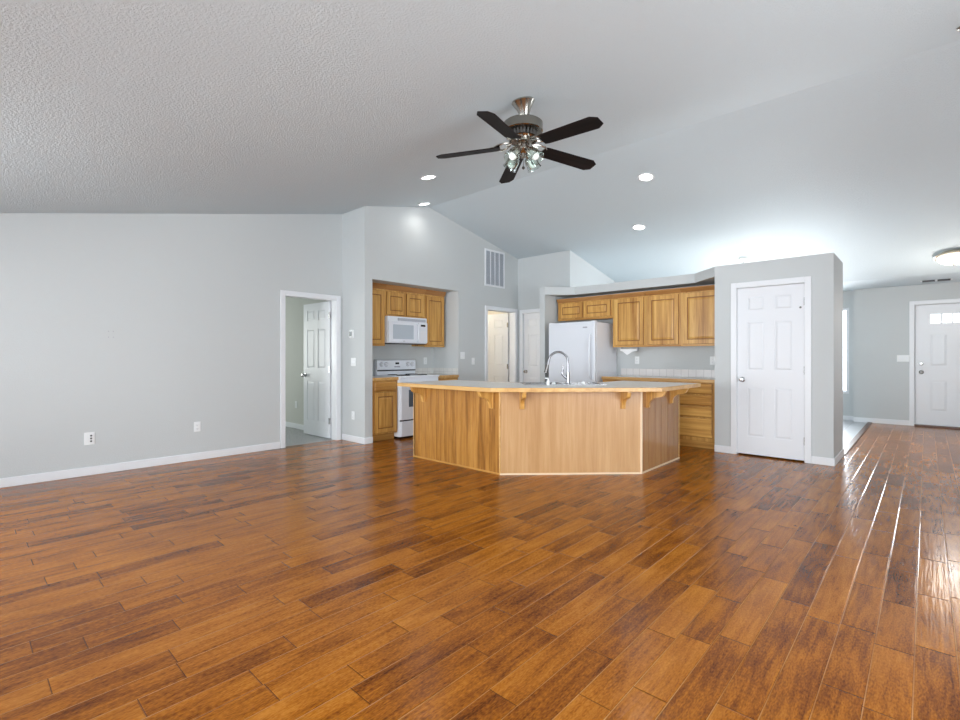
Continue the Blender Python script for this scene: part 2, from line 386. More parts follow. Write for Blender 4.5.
M_nickel = brushed('brushed_nickel', (0.40, 0.385, 0.35), 0.22)
M_chrome = plain('polished_steel', (0.25, 0.255, 0.27), 0.3, 1.0)
M_motor = brushed('motor_nickel', (0.29, 0.28, 0.25), 0.2)
M_rim = plain('satin_bronze_nickel', (0.52, 0.47, 0.38), 0.4, 0.55)
M_darkmetal = plain('dark_nickel', (0.16, 0.155, 0.15), 0.3, 1.0)
M_blade = wood('espresso_blade', (0.004, 0.003, 0.003), (0.007, 0.005, 0.005), (0.014, 0.008, 0.007), 'X', 0.5)
M_blade.node_tree.nodes['Principled BSDF'].inputs['Specular IOR Level'].default_value = 0.15
M_frost = plain('white_bulb', (0.85, 0.87, 0.86), 0.3)
M_lamp = emissive('lit_lens', (1.0, 0.98, 0.95), 6.0)
M_dome = emissive('lit_frosted_dome', (1.0, 0.955, 0.87), 1.6)
M_vent = plain('vent_shadow_grey', (0.30, 0.33, 0.38), 0.6)
M_fin = plain('vent_fin', (0.55, 0.585, 0.64), 0.5)
M_paper = plain('paper', (0.85, 0.86, 0.87), 0.8)
M_pane = pane('window_pane')
def clear_glass():
    m, nt, b = new_mat('clear_ribbed_glass')
    out = nt.nodes['Material Output']
    tr = N(nt, 'ShaderNodeBsdfTransparent'); tr.inputs[0].default_value = (0.90, 0.95, 0.93, 1)
    gl = N(nt, 'ShaderNodeBsdfGlossy'); gl.inputs['Roughness'].default_value = 0.06
    lw = N(nt, 'ShaderNodeLayerWeight'); lw.inputs['Blend'].default_value = 0.42
    mx = N(nt, 'ShaderNodeMixShader')
    nt.links.new(lw.outputs['Facing'], mx.inputs[0]); nt.links.new(tr.outputs[0], mx.inputs[1]); nt.links.new(gl.outputs[0], mx.inputs[2])
    nt.links.new(mx.outputs[0], out.inputs['Surface'])
    return m
M_shade = clear_glass()

# ================================================================== setting
RY, RZ, SL = 4.97, 3.498, 0.2137
XL, XR, YR, YF = -6.20, 2.5, -2.0, 11.25
X_RANGE, Y_SHORT, Y_HALL, Y_PAN = -5.64, 3.805, 7.18, 6.50
PXL, PXR = -1.964, -0.745
SHELF = 2.33
def ch(y):
    if y <= 0: return 2.436
    if y <= RY: return 2.436 + SL * y
    return max(2.43, RZ - SL * (y - RY))
KN = [0.0, RY, RY + (RZ - 2.43) / SL]
def wall_along_y(name, x0, x1, ya, yb, holes=(), top=None, mat=None):
    """wall between x0..x1 running ya..yb; holes (y0,y1,z0,z1); top None -> follows the ceiling"""
    f = top if callable(top) else ((lambda y: top) if top is not None else ch)
    cuts = sorted({ya, yb, *[k for k in KN if ya < k < yb], *[h for H in holes for h in H[:2] if ya < h < yb]})
    mb = MB()
    for a, b in zip(cuts[:-1], cuts[1:]):
        mid = (a + b) / 2; H = [h for h in holes if h[0] <= mid <= h[1]]
        z = 0.0
        for h in sorted(H, key=lambda q: q[2]):
            if h[2] > z + 1e-4: mb.box(x0, x1, a, b, z, h[2])
            z = h[3]
        mb.poly([(x0, a, z), (x0, b, z), (x0, b, f(b)), (x0, a, f(a))], (x1 - x0, 0, 0))
    return structure(mb.obj(name, mat or M_wall))
def wall_along_x(name, y0, y1, xa, xb, holes=(), top=None, mat=None):
    zt0, zt1 = (top, top) if top is not None else (ch(y0), ch(y1))
    cuts = sorted({xa, xb, *[h for H in holes for h in H[:2] if xa < h < xb]})
    mb = MB()
    for a, b in zip(cuts[:-1], cuts[1:]):
        mid = (a + b) / 2; H = [h for h in holes if h[0] <= mid <= h[1]]
        z = 0.0
        for h in sorted(H, key=lambda q: q[2]):
            if h[2] > z + 1e-4: mb.box(a, b, y0, y1, z, h[2])
            z = h[3]
        mb.poly([(a, y0, z), (a, y1, z), (a, y1, zt1), (a, y0, zt0)], (b - a, 0, 0))
    return structure(mb.obj(name, mat or M_wall))

# floors
mb = MB(); mb.box(-6.26, XR + .1, YR - .1, 7.15, -.1, 0); mb.box(-0.75, XR + .1, 7.15, YF + .1, -.1, 0)
structure(mb.obj('floor', M_floor), 'glossy hand scraped brown plank floor')
structure(MB().box(-4.63, -0.75, 7.15, 11.5, -.1, -0.002).obj('floor_dining', M_tile), 'pale grey tile floor of the dining area')
structure(MB().box(-10.1, -6.26, 0.4, 3.97, -.1, -0.002).obj('floor_bedroom', M_carpet), 'grey carpet beyond the left doorway')
structure(MB().box(-8.1, -6.26, 5.6, 7.4, -.1, -0.002).obj('floor_laundry', M_tile))
structure(MB().box(-6.26, -4.63, 7.15, 9.1, -.1, -0.002).obj('floor_closet', M_tile))
structure(MB().box(-0.785, -0.72, 7.305, 11.25, -0.002, 0.012).obj('trim_1', M_strip, bevel=0.004), 'dark wood threshold strip between planks and tile')
# ceiling (vaulted, flat at both ends)
T = 0.12
prof = [(YR - .1, 2.436), (0, 2.436), (RY, RZ), (KN[2], 2.43), (11.6, 2.43)]
mb = MB()
for (a, za), (b, zb) in zip(prof[:-1], prof[1:]):
    mb.poly([(-6.4, a, za), (-6.4, b, zb), (-6.4, b, zb + T), (-6.4, a, za + T)], (9.0, 0, 0))
structure(mb.obj('ceiling', M_ceil), 'textured white vaulted ceiling with its ridge over the kitchen')
structure(MB().box(-10.1, -6.4, 0.4, 3.97, 2.436, 2.5).obj('ceiling_bedroom', M_ceil))
structure(MB().box(-8.1, -5.76, 5.7, 7.4, 2.44, 2.5).obj('ceiling_laundry', M_ceil))

# walls
wall_along_y('wall_left', XL - .12, XL, YR, Y_SHORT, [(2.95, 3.71, 0, 2.01)])
wall_along_x('wall_left_return', Y_SHORT, 3.93, -6.37, X_RANGE)
wall_along_y('wall_range', X_RANGE - .12, X_RANGE, 3.93, Y_HALL, [(3.92, 5.605, 0, 2.27), (6.31, 7.09, 0, 2.03)])
wall_along_y('wall_range_alcove', -6.37, -6.25, 3.93, 5.72, top=2.27)
wall_along_x('wall_range_alcove_right', 5.605, 5.72, -6.25, X_RANGE - .12, top=2.27)
structure(MB().box(-6.37, X_RANGE - .12, 3.93, 5.72, 2.27, 2.33).obj('ceiling_range_alcove', M_wall))
wall_along_x('wall_hall', Y_HALL, 7.30, -5.76, -4.51, [(-5.53, -4.74, 0, 2.01)])
wall_along_x('wall_kitchen', Y_HALL, 7.30, -4.51, PXR, top=SHELF)
wall_along_y('wall_dining_left', -4.63, -4.51, 7.30, 11.40)
wall_along_y('wall_fridge_side', -4.665, -4.57, 6.52, Y_HALL, top=SHELF)
mb = MB()
mb.plan([(-4.57, 6.52), (-4.22, 6.87), (-2.334, 6.87), (PXL, 6.50), (PXL, Y_HALL), (-4.57, Y_HALL)], 2.205, SHELF)
structure(mb.obj('wall_kitchen_header', M_wall), 'grey plant shelf header above the kitchen wall cabinets')
wall_along_x('wall_pantry', Y_PAN, Y_PAN + .12, PXL, PXR, [(-1.715, -1.005, 0, 2.035)], top=SHELF)
wall_along_y('wall_pantry_left', PXL, -1.86, Y_PAN + .12, Y_HALL, top=SHELF)
wall_along_y('wall_pantry_right', -0.86, PXR, Y_PAN + .12, Y_HALL, top=SHELF)
structure(MB().box(-1.86, -0.86, Y_PAN + .12, Y_HALL, 2.25, SHELF).obj('ceiling_pantry', M_wall))
DX0, DX1 = -0.14, 0.78
wall_along_x('wall_front', YF, YF + .15, -0.99, XR, [(DX0 - .02, DX1 + .02, 0, 2.10), (1.25, 2.25, 0.5, 2.1)])
wall_along_x('wall_dining_front', 11.40, 11.55, -4.63, -0.99, [(-3.15, -1.07, 0.50, 2.12)])
wall_along_y('wall_right', XR, XR + .12, YR, YF, [(0.6, 3.6, 0.45, 2.1)])
wall_along_x('wall_rear', YR - .12, YR, XL - .12, XR + .12, [(-5.4, -2.8, 0.45, 2.1), (-1.6, 1.2, 0.06, 2.1)])
wall_along_x('wall_bedroom', 3.87, 3.97, -10.0, -6.37, top=2.436, mat=M_bedwall)
wall_along_x('wall_bedroom_near', 0.4, 0.5, -10.0, -6.32, top=2.436, mat=M_bedwall)
wall_along_y('wall_bedroom_far', -10.1, -10.0, 0.4, 3.97, top=2.436, mat=M_bedwall)
wall_along_y('wall_laundry_far', -8.1, -8.0, 5.7, 7.4, top=2.44, mat=M_warmwall)
wall_along_x('wall_laundry_left', 5.72, 5.80, -8.0, -5.76, top=2.44, mat=M_warmwall)
wall_along_x('wall_laundry_right', 7.30, 7.40, -8.0, -5.76, top=2.44, mat=M_warmwall)
wall_along_y('wall_closet', -5.86, -5.76, 7.40, 9.0)
wall_along_x('wall_closet_back', 9.0, 9.1, -5.86, -4.63)

# baseboards
BH, BT = 0.085, 0.013
def base(name, *boxes):
    mb = MB()
    for x0, x1, y0, y1 in boxes: mb.box(x0, x1, y0, y1, 0, BH)
    return structure(mb.obj(name, M_trim, bevel=0.004))
base('baseboard_left', (XL, XL + BT, YR, 2.885))
base('baseboard_return', (XL, X_RANGE + BT, Y_SHORT - BT, Y_SHORT), (X_RANGE, X_RANGE + BT, Y_SHORT, 3.93))
base('baseboard_range', (X_RANGE, X_RANGE + BT, 5.605, 6.235))
base('baseboard_pantry', (PXL, -1.775, Y_PAN - BT, Y_PAN), (-0.945, PXR + BT, Y_PAN - BT, Y_PAN), (PXR, PXR + BT, Y_PAN, 7.30))
base('baseboard_fridge_wall', (-4.665, -4.57, 6.52 - BT, 6.52), (-4.665 - BT, -4.665, 6.52 - BT, Y_HALL))
base('baseboard_front', (-0.99, DX0 - .08, YF - BT, YF), (DX1 + .08, XR, YF - BT, YF))
base('baseboard_dining', (-4.5, -0.99, 11.40 - BT, 11.40))
base('baseboard_bedroom', (-10.0, -6.37, 3.87 - BT, 3.87))
base('baseboard_right', (XR - BT, XR, YR, YF))
base('baseboard_rear', (XL, -1.65, YR, YR + BT), (1.25, XR, YR, YR + BT))
# corner beads reading white on the opening's edges
# ---------------------------------------------------------------- doors
def leaf_mesh(mb, w, h, rows, th=0.035, st=0.11, mid=0.10, x0=0.0):
    """panelled leaf: x 0..w, y 0..th, z 0..h ; both faces moulded"""
    rec = 0.007
    mb.box(x0, x0 + w, rec, th - rec, 0, h)
    pw = (w - 2 * st - mid) / 2
    cols = [(x0 + st, x0 + st + pw), (x0 + st + pw + mid, x0 + w - st)]
    zs = [0.0] + [z for r in rows for z in r] + [h]
    for side in (0, 1):
        ya, yb = (0, rec) if side == 0 else (th - rec, th)
        mb.box(x0, x0 + st, ya, yb, 0, h); mb.box(x0 + w - st, x0 + w, ya, yb, 0, h)
        mb.box(x0 + st + pw, x0 + st + pw + mid, ya, yb, 0, h)
        for i in range(0, len(zs), 2):
            for c0, c1 in cols: mb.box(c0, c1, ya, yb, zs[i], zs[i + 1])
        for r0, r1 in rows:
            for c0, c1 in cols:
                if side == 0: mb.frustum(c0 + .012, c1 - .012, r0 + .012, r1 - .012, rec, 0.001, 0.018)
                else: mb.frustum(c0 + .012, c1 - .012, r0 + .012, r1 - .012, th - rec, th - .001, 0.018)
    return mb
SIX = lambda h: [(0.215, 0.815), (1.01, 1.60), (1.725, h - 0.105)]
def knob(parent, x, z, th=0.035, both=True):
    mb = MB()
    for s in ([0, 1] if both else [0]):
        M = Matrix.Translation((x, 0 if s == 0 else th, z)) @ Matrix.Rotation(PI / 2 if s == 0 else -PI / 2, 4, 'X')
        mb.lathe([(0, 0), (0.032, 0), (0.032, 0.006), (0.014, 0.012), (0.012, 0.03), (0.024, 0.038), (0.029, 0.05), (0.024, 0.062), (0.0, 0.066)], 20, M)
    o = mb.obj('knob', M_steel, parent, smooth=True); o['label'] = 'satin metal round knob'; return o
def hinges(parent, x, y, zs, w=0.03):
    for z in zs:
        mb = MB(); mb.cyl((x, y, z - .045), (x, y, z + .045), 0.0065, n=10); mb.box(x - w, x, y + .001, y + .004, z - .044, z + .044)
        o = mb.obj('hinge', M_steel, parent, smooth=True); o['label'] = 'metal door hinge'
def casing_x(name, xa, xb, zt, yf, yb, w=0.065, back=True):
    """casing + jamb for an opening in a wall along x (faces -y at yf)"""
    mb = MB(); t = 0.016
    for f0, f1 in ([(yf - t, yf), (yb, yb + t)] if back else [(yf - t, yf)]):
        mb.box(xa - w, xa, f0, f1, 0, zt + w); mb.box(xb, xb + w, f0, f1, 0, zt + w); mb.box(xa, xb, f0, f1, zt, zt + w)
    mb.box(xa - .018, xa + .004, yf, yb, 0, zt + .01); mb.box(xb - .004, xb + .018, yf, yb, 0, zt + .01); mb.box(xa, xb, yf, yb, zt - .004, zt + .018)
    return structure(mb.obj(name, M_trim, bevel=0.004))
def casing_y(name, ya, yb, zt, xf, xb, w=0.065):
    """same for a wall along y that faces +x at xf"""
    mb = MB(); t = 0.016
    for f0, f1 in [(xf, xf + t), (xb - t, xb)]:
        mb.box(f0, f1, ya - w, ya, 0, zt + w); mb.box(f0, f1, yb, yb + w, 0, zt + w); mb.box(f0, f1, ya, yb, zt, zt + w)
    mb.box(xb, xf, ya - .018, ya + .004, 0, zt + .01); mb.box(xb, xf, yb - .004, yb + .018, 0, zt + .01); mb.box(xb, xf, ya, yb, zt - .004, zt + .018)
    return structure(mb.obj(name, M_trim, bevel=0.004))
casing_y('trim_2', 2.955, 3.705, 2.0, XL, XL - .12)
casing_y('trim_3', 6.315, 7.085, 2.02, X_RANGE, X_RANGE - .12)
casing_x('trim_4', -5.525, -4.745, 2.0, Y_HALL, 7.30)
casing_x('trim_5', -1.71, -1.01, 2.03, Y_PAN, Y_PAN + .12)
casing_x('trim_6', DX0 - .015, DX1 + .015, 2.09, YF, YF + .15)
mb = MB(); mb.box(DX0 - .012, DX0 + .02, YF + .076, YF + .10, 0, 2.088); mb.box(DX1 - .02, DX1 + .012, YF + .076, YF + .10, 0, 2.088); mb.box(DX0 + .02, DX1 - .02, YF + .076, YF + .10, 2.06, 2.088)
structure(mb.obj('trim_11', M_trim))

# left doorway: leaf swung into the bedroom (hinged on the far jamb)
W = 0.74
d = structure(leaf_mesh(MB(), W, 1.985, SIX(1.985)).obj('door_1', M_door, loc=(-6.352, 3.722, 0.012), rz=PI + math.radians(1.0)), 'white six panel door standing open in the left doorway')
knob(d, W - .06, 0.90); hinges(d, -0.010, 0.036, (0.25, 1.0, 1.78), w=-0.03)
# laundry door: open inward
W = 0.76
d = structure(leaf_mesh(MB(), W, 2.0, SIX(2.0)).obj('door_2', M_door, loc=(-5.792, 7.098, 0.012), rz=PI), 'white six panel door standing open into the warmly lit room')
knob(d, W - .06, 0.92); hinges(d, -0.010, 0.036, (0.25, 1.0, 1.78), w=-0.03)
# closed closet door
W = 0.765
d = structure(leaf_mesh(MB(), W, 1.985, SIX(1.985)).obj('door_3', M_door, loc=(-5.517, Y_HALL + .02, 0.01)), 'closed white six panel door left of the fridge alcove')
knob(d, 0.06, 0.91)
# pantry door
W = 0.69
d = structure(leaf_mesh(MB(), W, 2.005, SIX(2.005)).obj('door_4', M_door, loc=(-1.705, Y_PAN + .012, 0.018)), 'closed white six panel pantry door right of the kitchen')
knob(d, 0.055, 0.90); hinges(d, W + .002, -0.004, (0.22, 1.02, 1.80), w=-0.012)
mb = MB(); mb.cyl((W - .035, -.012, 1.735), (W - .035, 0, 1.735), 0.008, n=10); mb.cyl((W - .035, -.016, 1.735), (W - .035, -.012, 1.735), 0.012, n=10)
o = mb.obj('coat_hook', M_darkmetal, d); o['label'] = 'small dark metal stud near the top hinge'
mb = MB(); mb.box(-.002, .001, -0.003, .02, 0.87, 0.93); o = mb.obj('latch_plate', M_darkmetal, d)
# front door: four panel with a row of lites
W, H = DX1 - DX0, 2.045
mb = MB(); th, rec = 0.044, 0.006
lz0, lz1 = 1.735, 1.885
lx = [0.19 + i * 0.136 for i in range(5)]
mb.box(0, W, rec, th - rec, 0, lz0 - .001); mb.box(0, W, rec, th - rec, lz1 + .001, H); mb.box(0, lx[0], rec, th - rec, lz0, lz1); mb.box(lx[4], W, rec, th - rec, lz0, lz1)
for ya, yb in ((0, rec), (th - rec, th)):
    PX = [(0.18, 0.40), (W - 0.40, W - 0.18)]
    mb.box(0, 0.18, ya, yb, 0, H); mb.box(W - .18, W, ya, yb, 0, H); mb.box(0.40, W - .40, ya, yb, 0, lz0 - .03)
    for z0, z1 in ((0, 0.24), (0.76, 1.00), (1.555, lz0 - .03)):
        for c0, c1 in PX: mb.box(c0, c1, ya, yb, z0, z1)
    mb.box(.18, W - .18, ya, yb, lz1 + .03, H)
    for z0, z1 in ((0.24, 0.76), (1.00, 1.555)):
        for c0, c1 in PX:
            if ya == 0: mb.frustum(c0 + .01, c1 - .01, z0 + .01, z1 - .01, rec, .001, .03)
            else: mb.frustum(c0 + .01, c1 - .01, z0 + .01, z1 - .01, th - rec, th - .001, .03)
d = structure(mb.obj('door_5', M_door, loc=(DX0, YF + .03, 0.03)), 'white front door with a row of small glass panes at the top')
mb = MB()
for ya, yb in ((-.006, rec + .002), (th - rec, th + .004)):
    mb.box(lx[0] - .03, lx[4] + .03, ya, yb, lz1, lz1 + .03); mb.box(lx[0] - .03, lx[4] + .03, ya, yb, lz0 - .03, lz0)
    for i, x in enumerate(lx):
        w_ = 0.03 if i in (0, 4) else 0.022
        xa = x - .03 if i == 0 else (x if i == 4 else x - .011)
        mb.box(xa, xa + w_, ya, yb, lz0, lz1)
mb.obj('lite_frame', M_trim, d)
o = MB().box(lx[0], lx[4], th / 2 - .003, th / 2 + .003, lz0, lz1).obj('lite_glass', M_pane, d); o['label'] = 'bright row of clear panes'
for z, nm in ((0.90, 'knob'), (1.045, 'deadbolt')):
    M = Matrix.Translation((0.075, 0, z)) @ Matrix.Rotation(PI / 2, 4, 'X')
    pr = [(0, 0), (0.033, 0), (0.033, .006), (.014, .012), (.012, .03), (.024, .038), (.029, .05), (.024, .062), (0, .066)] if nm == 'knob' else [(0, 0), (.032, 0), (.03, .014), (.014, .016), (.012, .03), (0, .031)]
    o = MB().lathe(pr, 20, M).obj(nm, M_darkmetal if nm == 'knob' else M_steel, d, smooth=True)
structure(MB().box(DX0 - .015, DX1 + .015, YF - .03, YF + .15, 0, 0.028).obj('trim_7', M_strip, bevel=.004), 'dark wood sill under the front door')

# ---------------------------------------------------------------- windows
def window_x(name, xa, xb, z0, z1, y0, y1, label, cols=2, mull=None):
    mb = MB(); w = 0.045; yc = (y0 + y1) / 2; a, b = yc - .03, yc + .03
    mb.box(xa, xa + w, a, b, z0, z1); mb.box(xb - w, xb, a, b, z0, z1); mb.box(xa + w, xb - w, a, b, z0, z0 + w); mb.box(xa + w, xb - w, a, b, z1 - w, z1)
    for k in range(1, cols):
        x = xa + (xb - xa) * k / cols; mb.box(x - w / 2, x + w / 2, a, b, z0 + w, z1 - w)
    o = structure(mb.obj(name, M_trim), label)
    g = MB().box(xa + w, xb - w, yc - .003, yc + .003, z0 + w, z1 - w).obj('pane', M_pane, o)
    return o
window_x('window_1', -3.15, -1.07, 0.50, 2.12, 11.40, 11.55, 'bright dining window half hidden behind the pantry wall')
window_x('added_foyer_window', 1.25, 2.25, 0.5, 2.1, YF, YF + .15, 'added unseen window right of the front door')  # out of view, added to bring more light onto the ceiling
window_x('window_2', -5.4, -2.8, 0.45, 2.1, YR - .12, YR, 'wide window in the rear wall')
def window_y(name, ya, yb, z0, z1, x0, x1, label):
    mb = MB(); w = 0.045; xc = (x0 + x1) / 2; a, b = xc - .03, xc + .03
    mb.box(a, b, ya, ya + w, z0, z1); mb.box(a, b, yb - w, yb, z0, z1); mb.box(a, b, ya + w, yb - w, z0, z0 + w); mb.box(a, b, ya + w, yb - w, z1 - w, z1)
    y = (ya + yb) / 2; mb.box(a, b, y - w / 2, y + w / 2, z0 + w, z1 - w)
    o = structure(mb.obj(name, M_trim), label)
    MB().box(xc - .003, xc + .003, ya + w, yb - w, z0 + w, z1 - w).obj('pane', M_pane, o)
window_y('window_4', 0.6, 3.6, 0.45, 2.1, XR, XR + .12, 'window in the right hand wall')
window_x('window_3', -1.6, 1.2, 0.06, 2.1, YR - .12, YR, 'glass patio door in the rear wall')

# ================================================================== cabinets
def cab_door(parent, name, x0, x1, z0, z1, mat, y=0.0, st=0.055, drawer=False):
    """overlay door / drawer front: its face looks towards local -y, in front of the frame at y"""
    mb = MB(); t0, t1, t2 = y - .002, y - .014, y - .020
    if drawer:
        mb.mi = 1; mb.box(x0 - .003, x1 + .003, t1 + .002, t0, z0 - .005, z1 + .003); mb.mi = 0; mb.box(x0, x1, t1, t1 + .002, z0, z1); mb.frustum(x0, x1, z0, z1, t1, t2, 0.012)  # dark slab edge paints the shadow line around the drawer front
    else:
        mb.mi = 1; mb.box(x0 - .003, x1 + .003, t1 + .002, t0, z0 - .004, z1 + .003); mb.mi = 0; mb.mi = 1; mb.box(x0 + st - .002, x1 - st + .002, t1, t1 + .002, z0 + st - .002, z1 - st + .002); mb.mi = 0  # dark slabs paint the shadow line around the door and in its groove
        mb.box(x0, x0 + st, t2, t1, z0, z1); mb.box(x1 - st, x1, t2, t1, z0, z1)
        mb.box(x0 + st, x1 - st, t2, t1, z0, z0 + st); mb.box(x0 + st, x1 - st, t2, t1, z1 - st, z1)
        mb.frustum(x0 + st + .014, x1 - st - .014, z0 + st + .014, z1 - st - .014, t1, t2, min(0.024, (x1 - x0 - 2 * st) / 4))
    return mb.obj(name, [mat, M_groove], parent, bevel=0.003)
def wall_cabinet(label, loc, rz, w, d, z0, z1, doors, group=None, crown=None, side=False):
    t = thing('wall_cabinet', label, 'cabinet', loc, rz, group)
    MB().box(0, w, 0, d, z0, z1).obj('carcass', M_oak, t)
    mb = MB(); mb.box(0, w, -.001, .012, z0, z1)
    for a, b, c, e in doors: cab_door(t, 'door', a, b, c, e, M_oak)
    o = MB().box(-.0005, w + .0005, -.0035, .02, z0 - .012, z0 + .012).obj('bottom_rail', M_oakx, t)
    if crown:
        c0, c1 = crown
        mb = MB(); mb.poly([(0, .0, c0), (0, -.012, c0), (0, -.045, c1 - .012), (0, -.045, c1), (0, .03, c1), (0, .03, c0)], (w, 0, 0))
        o = mb.obj('crown_moulding', M_oakdark, t); o['label'] = 'darker oak crown moulding along the top'
    return t
R90 = PI / 2
# --- kitchen wall (faces -y)
YU = 6.85
wall_cabinet('short honey oak two door wall cabinet above the white refrigerator', (-4.53, YU, 0), 0, 0.99, 0.33, 1.80, 2.085,
             [(.035, .475, 1.825, 2.065), (.495, .955, 1.825, 2.065)], crown=(2.085, 2.145))
GC = 'tall single door oak cabinets on the kitchen wall'
spots = [(-3.535, .52, 'tall honey oak wall cabinet nearest the refrigerator, over the hanging paper'),
         (-3.012, .50, 'tall honey oak wall cabinet in the middle of the tall three beside the fridge'),
         (-2.509, .543, 'tall honey oak wall cabinet against the pantry wall, over the drawers')]
for x, w, lb in spots:
    wall_cabinet(lb, (x, YU, 0), 0, w, .33, 1.35, 2.085, [(.03, w - .03, 1.372, 2.065)], GC, crown=(2.085, 2.145))
# --- range alcove (faces +x)
XU = -5.925
wall_cabinet('narrow honey oak wall cabinet left of the microwave', (XU, 3.934, 0), R90, .412, .325, 1.365, 2.195, [(.02, .392, 1.385, 2.165)], 'oak cabinets around the microwave', crown=(2.195, 2.268))
wall_cabinet('short honey oak two door wall cabinet above the microwave', (XU, 4.348, 0), R90, .774, .325, 1.805, 2.195,
             [(.03, .372, 1.83, 2.165), (.402, .744, 1.83, 2.165)], crown=(2.195, 2.268))
wall_cabinet('honey oak wall cabinet right of the microwave', (XU, 5.124, 0), R90, .43, .325, 1.365, 2.195, [(.03, .41, 1.385, 2.165)], 'oak cabinets around the microwave', crown=(2.195, 2.268))

def base_cabinet(name, label, loc, rz, w, d, h, toe=0.075):
    t = thing(name, label, 'cabinet', loc, rz)
    MB().box(0, w, 0, d, .10, h).obj('carcass', M_oak, t)
    MB().box(0, w, toe, toe + .018, 0, .10).obj('toe_kick', M_oakx, t)
    return t
t = base_cabinet('base_cabinet', 'honey oak base cabinet with one drawer and door left of the range', (-5.65, 3.934, 0), R90, .432, .595, .858)
cab_door(t, 'drawer', .03, .402, .715, .835, M_oakx, drawer=True)
cab_door(t, 'door', .03, .402, .125, .690, M_oak)
t = base_cabinet('base_cabinet', 'narrow honey oak base cabinet right of the range, mostly behind the island', (-5.65, 5.131, 0), R90, .470, .595, .858)
cab_door(t, 'drawer', .03, .432, .715, .835, M_oakx, drawer=True)
cab_door(t, 'door', .03, .432, .125, .690, M_oak)
YB = 6.575
t = base_cabinet('drawer_cabinet', 'honey oak base cabinet of four drawers beside the pantry wall', (-2.46, YB, 0), 0, .494, .60, .858)
for z0, z1 in ((.715, .845), (.563, .692), (.417, .546), (.151, .393)):
    cab_door(t, 'drawer', .035, .443, z0, z1, M_oakx, drawer=True)
t = base_cabinet('base_cabinet', 'honey oak base cabinet between refrigerator and drawer cabinet, behind the island', (-3.56, YB, 0), 0, 1.098, .60, .858)
for a in (.03, .565):
    cab_door(t, 'drawer', a, a + .50, .715, .845, M_oakx, drawer=True); cab_door(t, 'door', a, a + .50, .125, .692, M_oak)

# --- counters
def counter(label, x0, x1, y0, y1, front, zt=0.90, th=0.040):
    """front: 'x' -> oak edge on +x side, 'y' -> oak edge on -y side"""
    t = thing('countertop', label, 'countertop', ((x0 + x1) / 2, (y0 + y1) / 2, zt - th))
    cx, cy = (x0 + x1) / 2, (y0 + y1) / 2
    hx, hy = (x1 - x0) / 2, (y1 - y0) / 2
    e = .022
    if front == 'x':
        MB().box(-hx, hx - e, -hy, hy, 0, th).obj('laminate_top', M_lam, t)
        MB().box(hx - e, hx, -hy, hy, -.002, th).obj('oak_edge', M_edge, t, bevel=.003)
    else:
        MB().box(-hx, hx, -hy + e, hy, 0, th).obj('laminate_top', M_lam, t)
        MB().box(-hx, hx, -hy, -hy + e, -.002, th).obj('oak_edge', M_edge, t, bevel=.003)
    return t
counter('short laminate countertop with oak edge left of the range', -6.245, -5.622, 3.934, 4.369, 'x')
counter('short laminate countertop with oak edge right of the range', -6.245, -5.622, 5.129, 5.601, 'x')
counter('laminate countertop with oak edge along the kitchen wall', -3.565, -1.968, 6.545, 7.176, 'y')
structure(MB().box(-6.248, -6.238, 5.129, 5.593, .902, 1.005).obj('trim_8', tiles('splash_tile_range', .105, (.70, .70, .68), (.52, .52, .51), .25, 'YZ', .035)), 'strip of white backsplash tile right of the range')
structure(MB().box(-6.238, -5.645, 5.593, 5.604, .902, 1.005).obj('trim_9', tiles('splash_tile_side', .105, (.70, .70, .68), (.52, .52, .51), .25, 'XZ', .035)))
structure(MB().box(-3.56, -1.968, 7.168, 7.179, .902, 1.01).obj('trim_10', tiles('splash_tile_kitchen', .105, (.74, .72, .71), (.50, .48, .48), .25, 'X', .035)), 'strip of white backsplash tile behind the kitchen counter')

# ================================================================== range
t = thing('range', 'white freestanding electric range between two oak base cabinets', 'stove', (-5.60, 4.371, 0), R90)
W = .755
MB().box(0, W, .0, .615, .03, .885).obj('body', M_appl, t, bevel=.004)
MB().box(.02, W - .02, .03, .60, 0, .03).obj('toe_base', M_black, t)
o = MB().box(0, W, -.025, .615, .886, .912).obj('cooktop', M_appl, t, bevel=.006)
for bx, by, r in ((.20, .17, .10), (.57, .17, .075), (.20, .43, .075), (.57, .43, .10)):
    mb = MB()
    for k in range(4): 
        rr = r * (k + 1) / 4.3
        mb.tube([(bx + rr * math.cos(a * PI / 12), by + rr * math.sin(a * PI / 12), .919) for a in range(25)], .005, 6)
    mb.mi = 1; mb.cyl((bx, by, .912), (bx, by, .914), r + .012, n=28)
    mb.obj('burner', [M_black, M_steel], t)
dr = MB().box(.004, W - .004, -.035, -.002, .275, .825).obj('oven_door', M_appl, t, bevel=.008)
MB().box(.14, W - .14, -.037, -.034, .46, .71).obj('window', M_darkglass, dr)
mb = MB(); mb.tube([(.06, -.04, .775), (.06, -.075, .785), (.10, -.082, .785), (W - .10, -.082, .785), (W - .06, -.075, .785), (W - .06, -.04, .775)], .012, 10)
mb.obj('handle', M_appl, dr, smooth=True)
dw = MB().box(.004, W - .004, -.035, -.002, .035, .255).obj('drawer', M_appl, t, bevel=.008)
MB().box(.0, W, -.012, -.001, .256, .274).obj('door_gap', M_black, t)
mb = MB()
mb.poly([(.0, .56, .912), (.0, .625, .912), (.0, .625, 1.15), (.0, .575, 1.15), (.0, .55, 1.135), (0, .545, .995), (0, .56, .985)], (W, 0, 0))
bg = mb.obj('backguard', M_appl, t, bevel=.006)
MB().box(.004, W - .004, .548, .556, .972, .988).obj('dark_slot', M_black, bg)
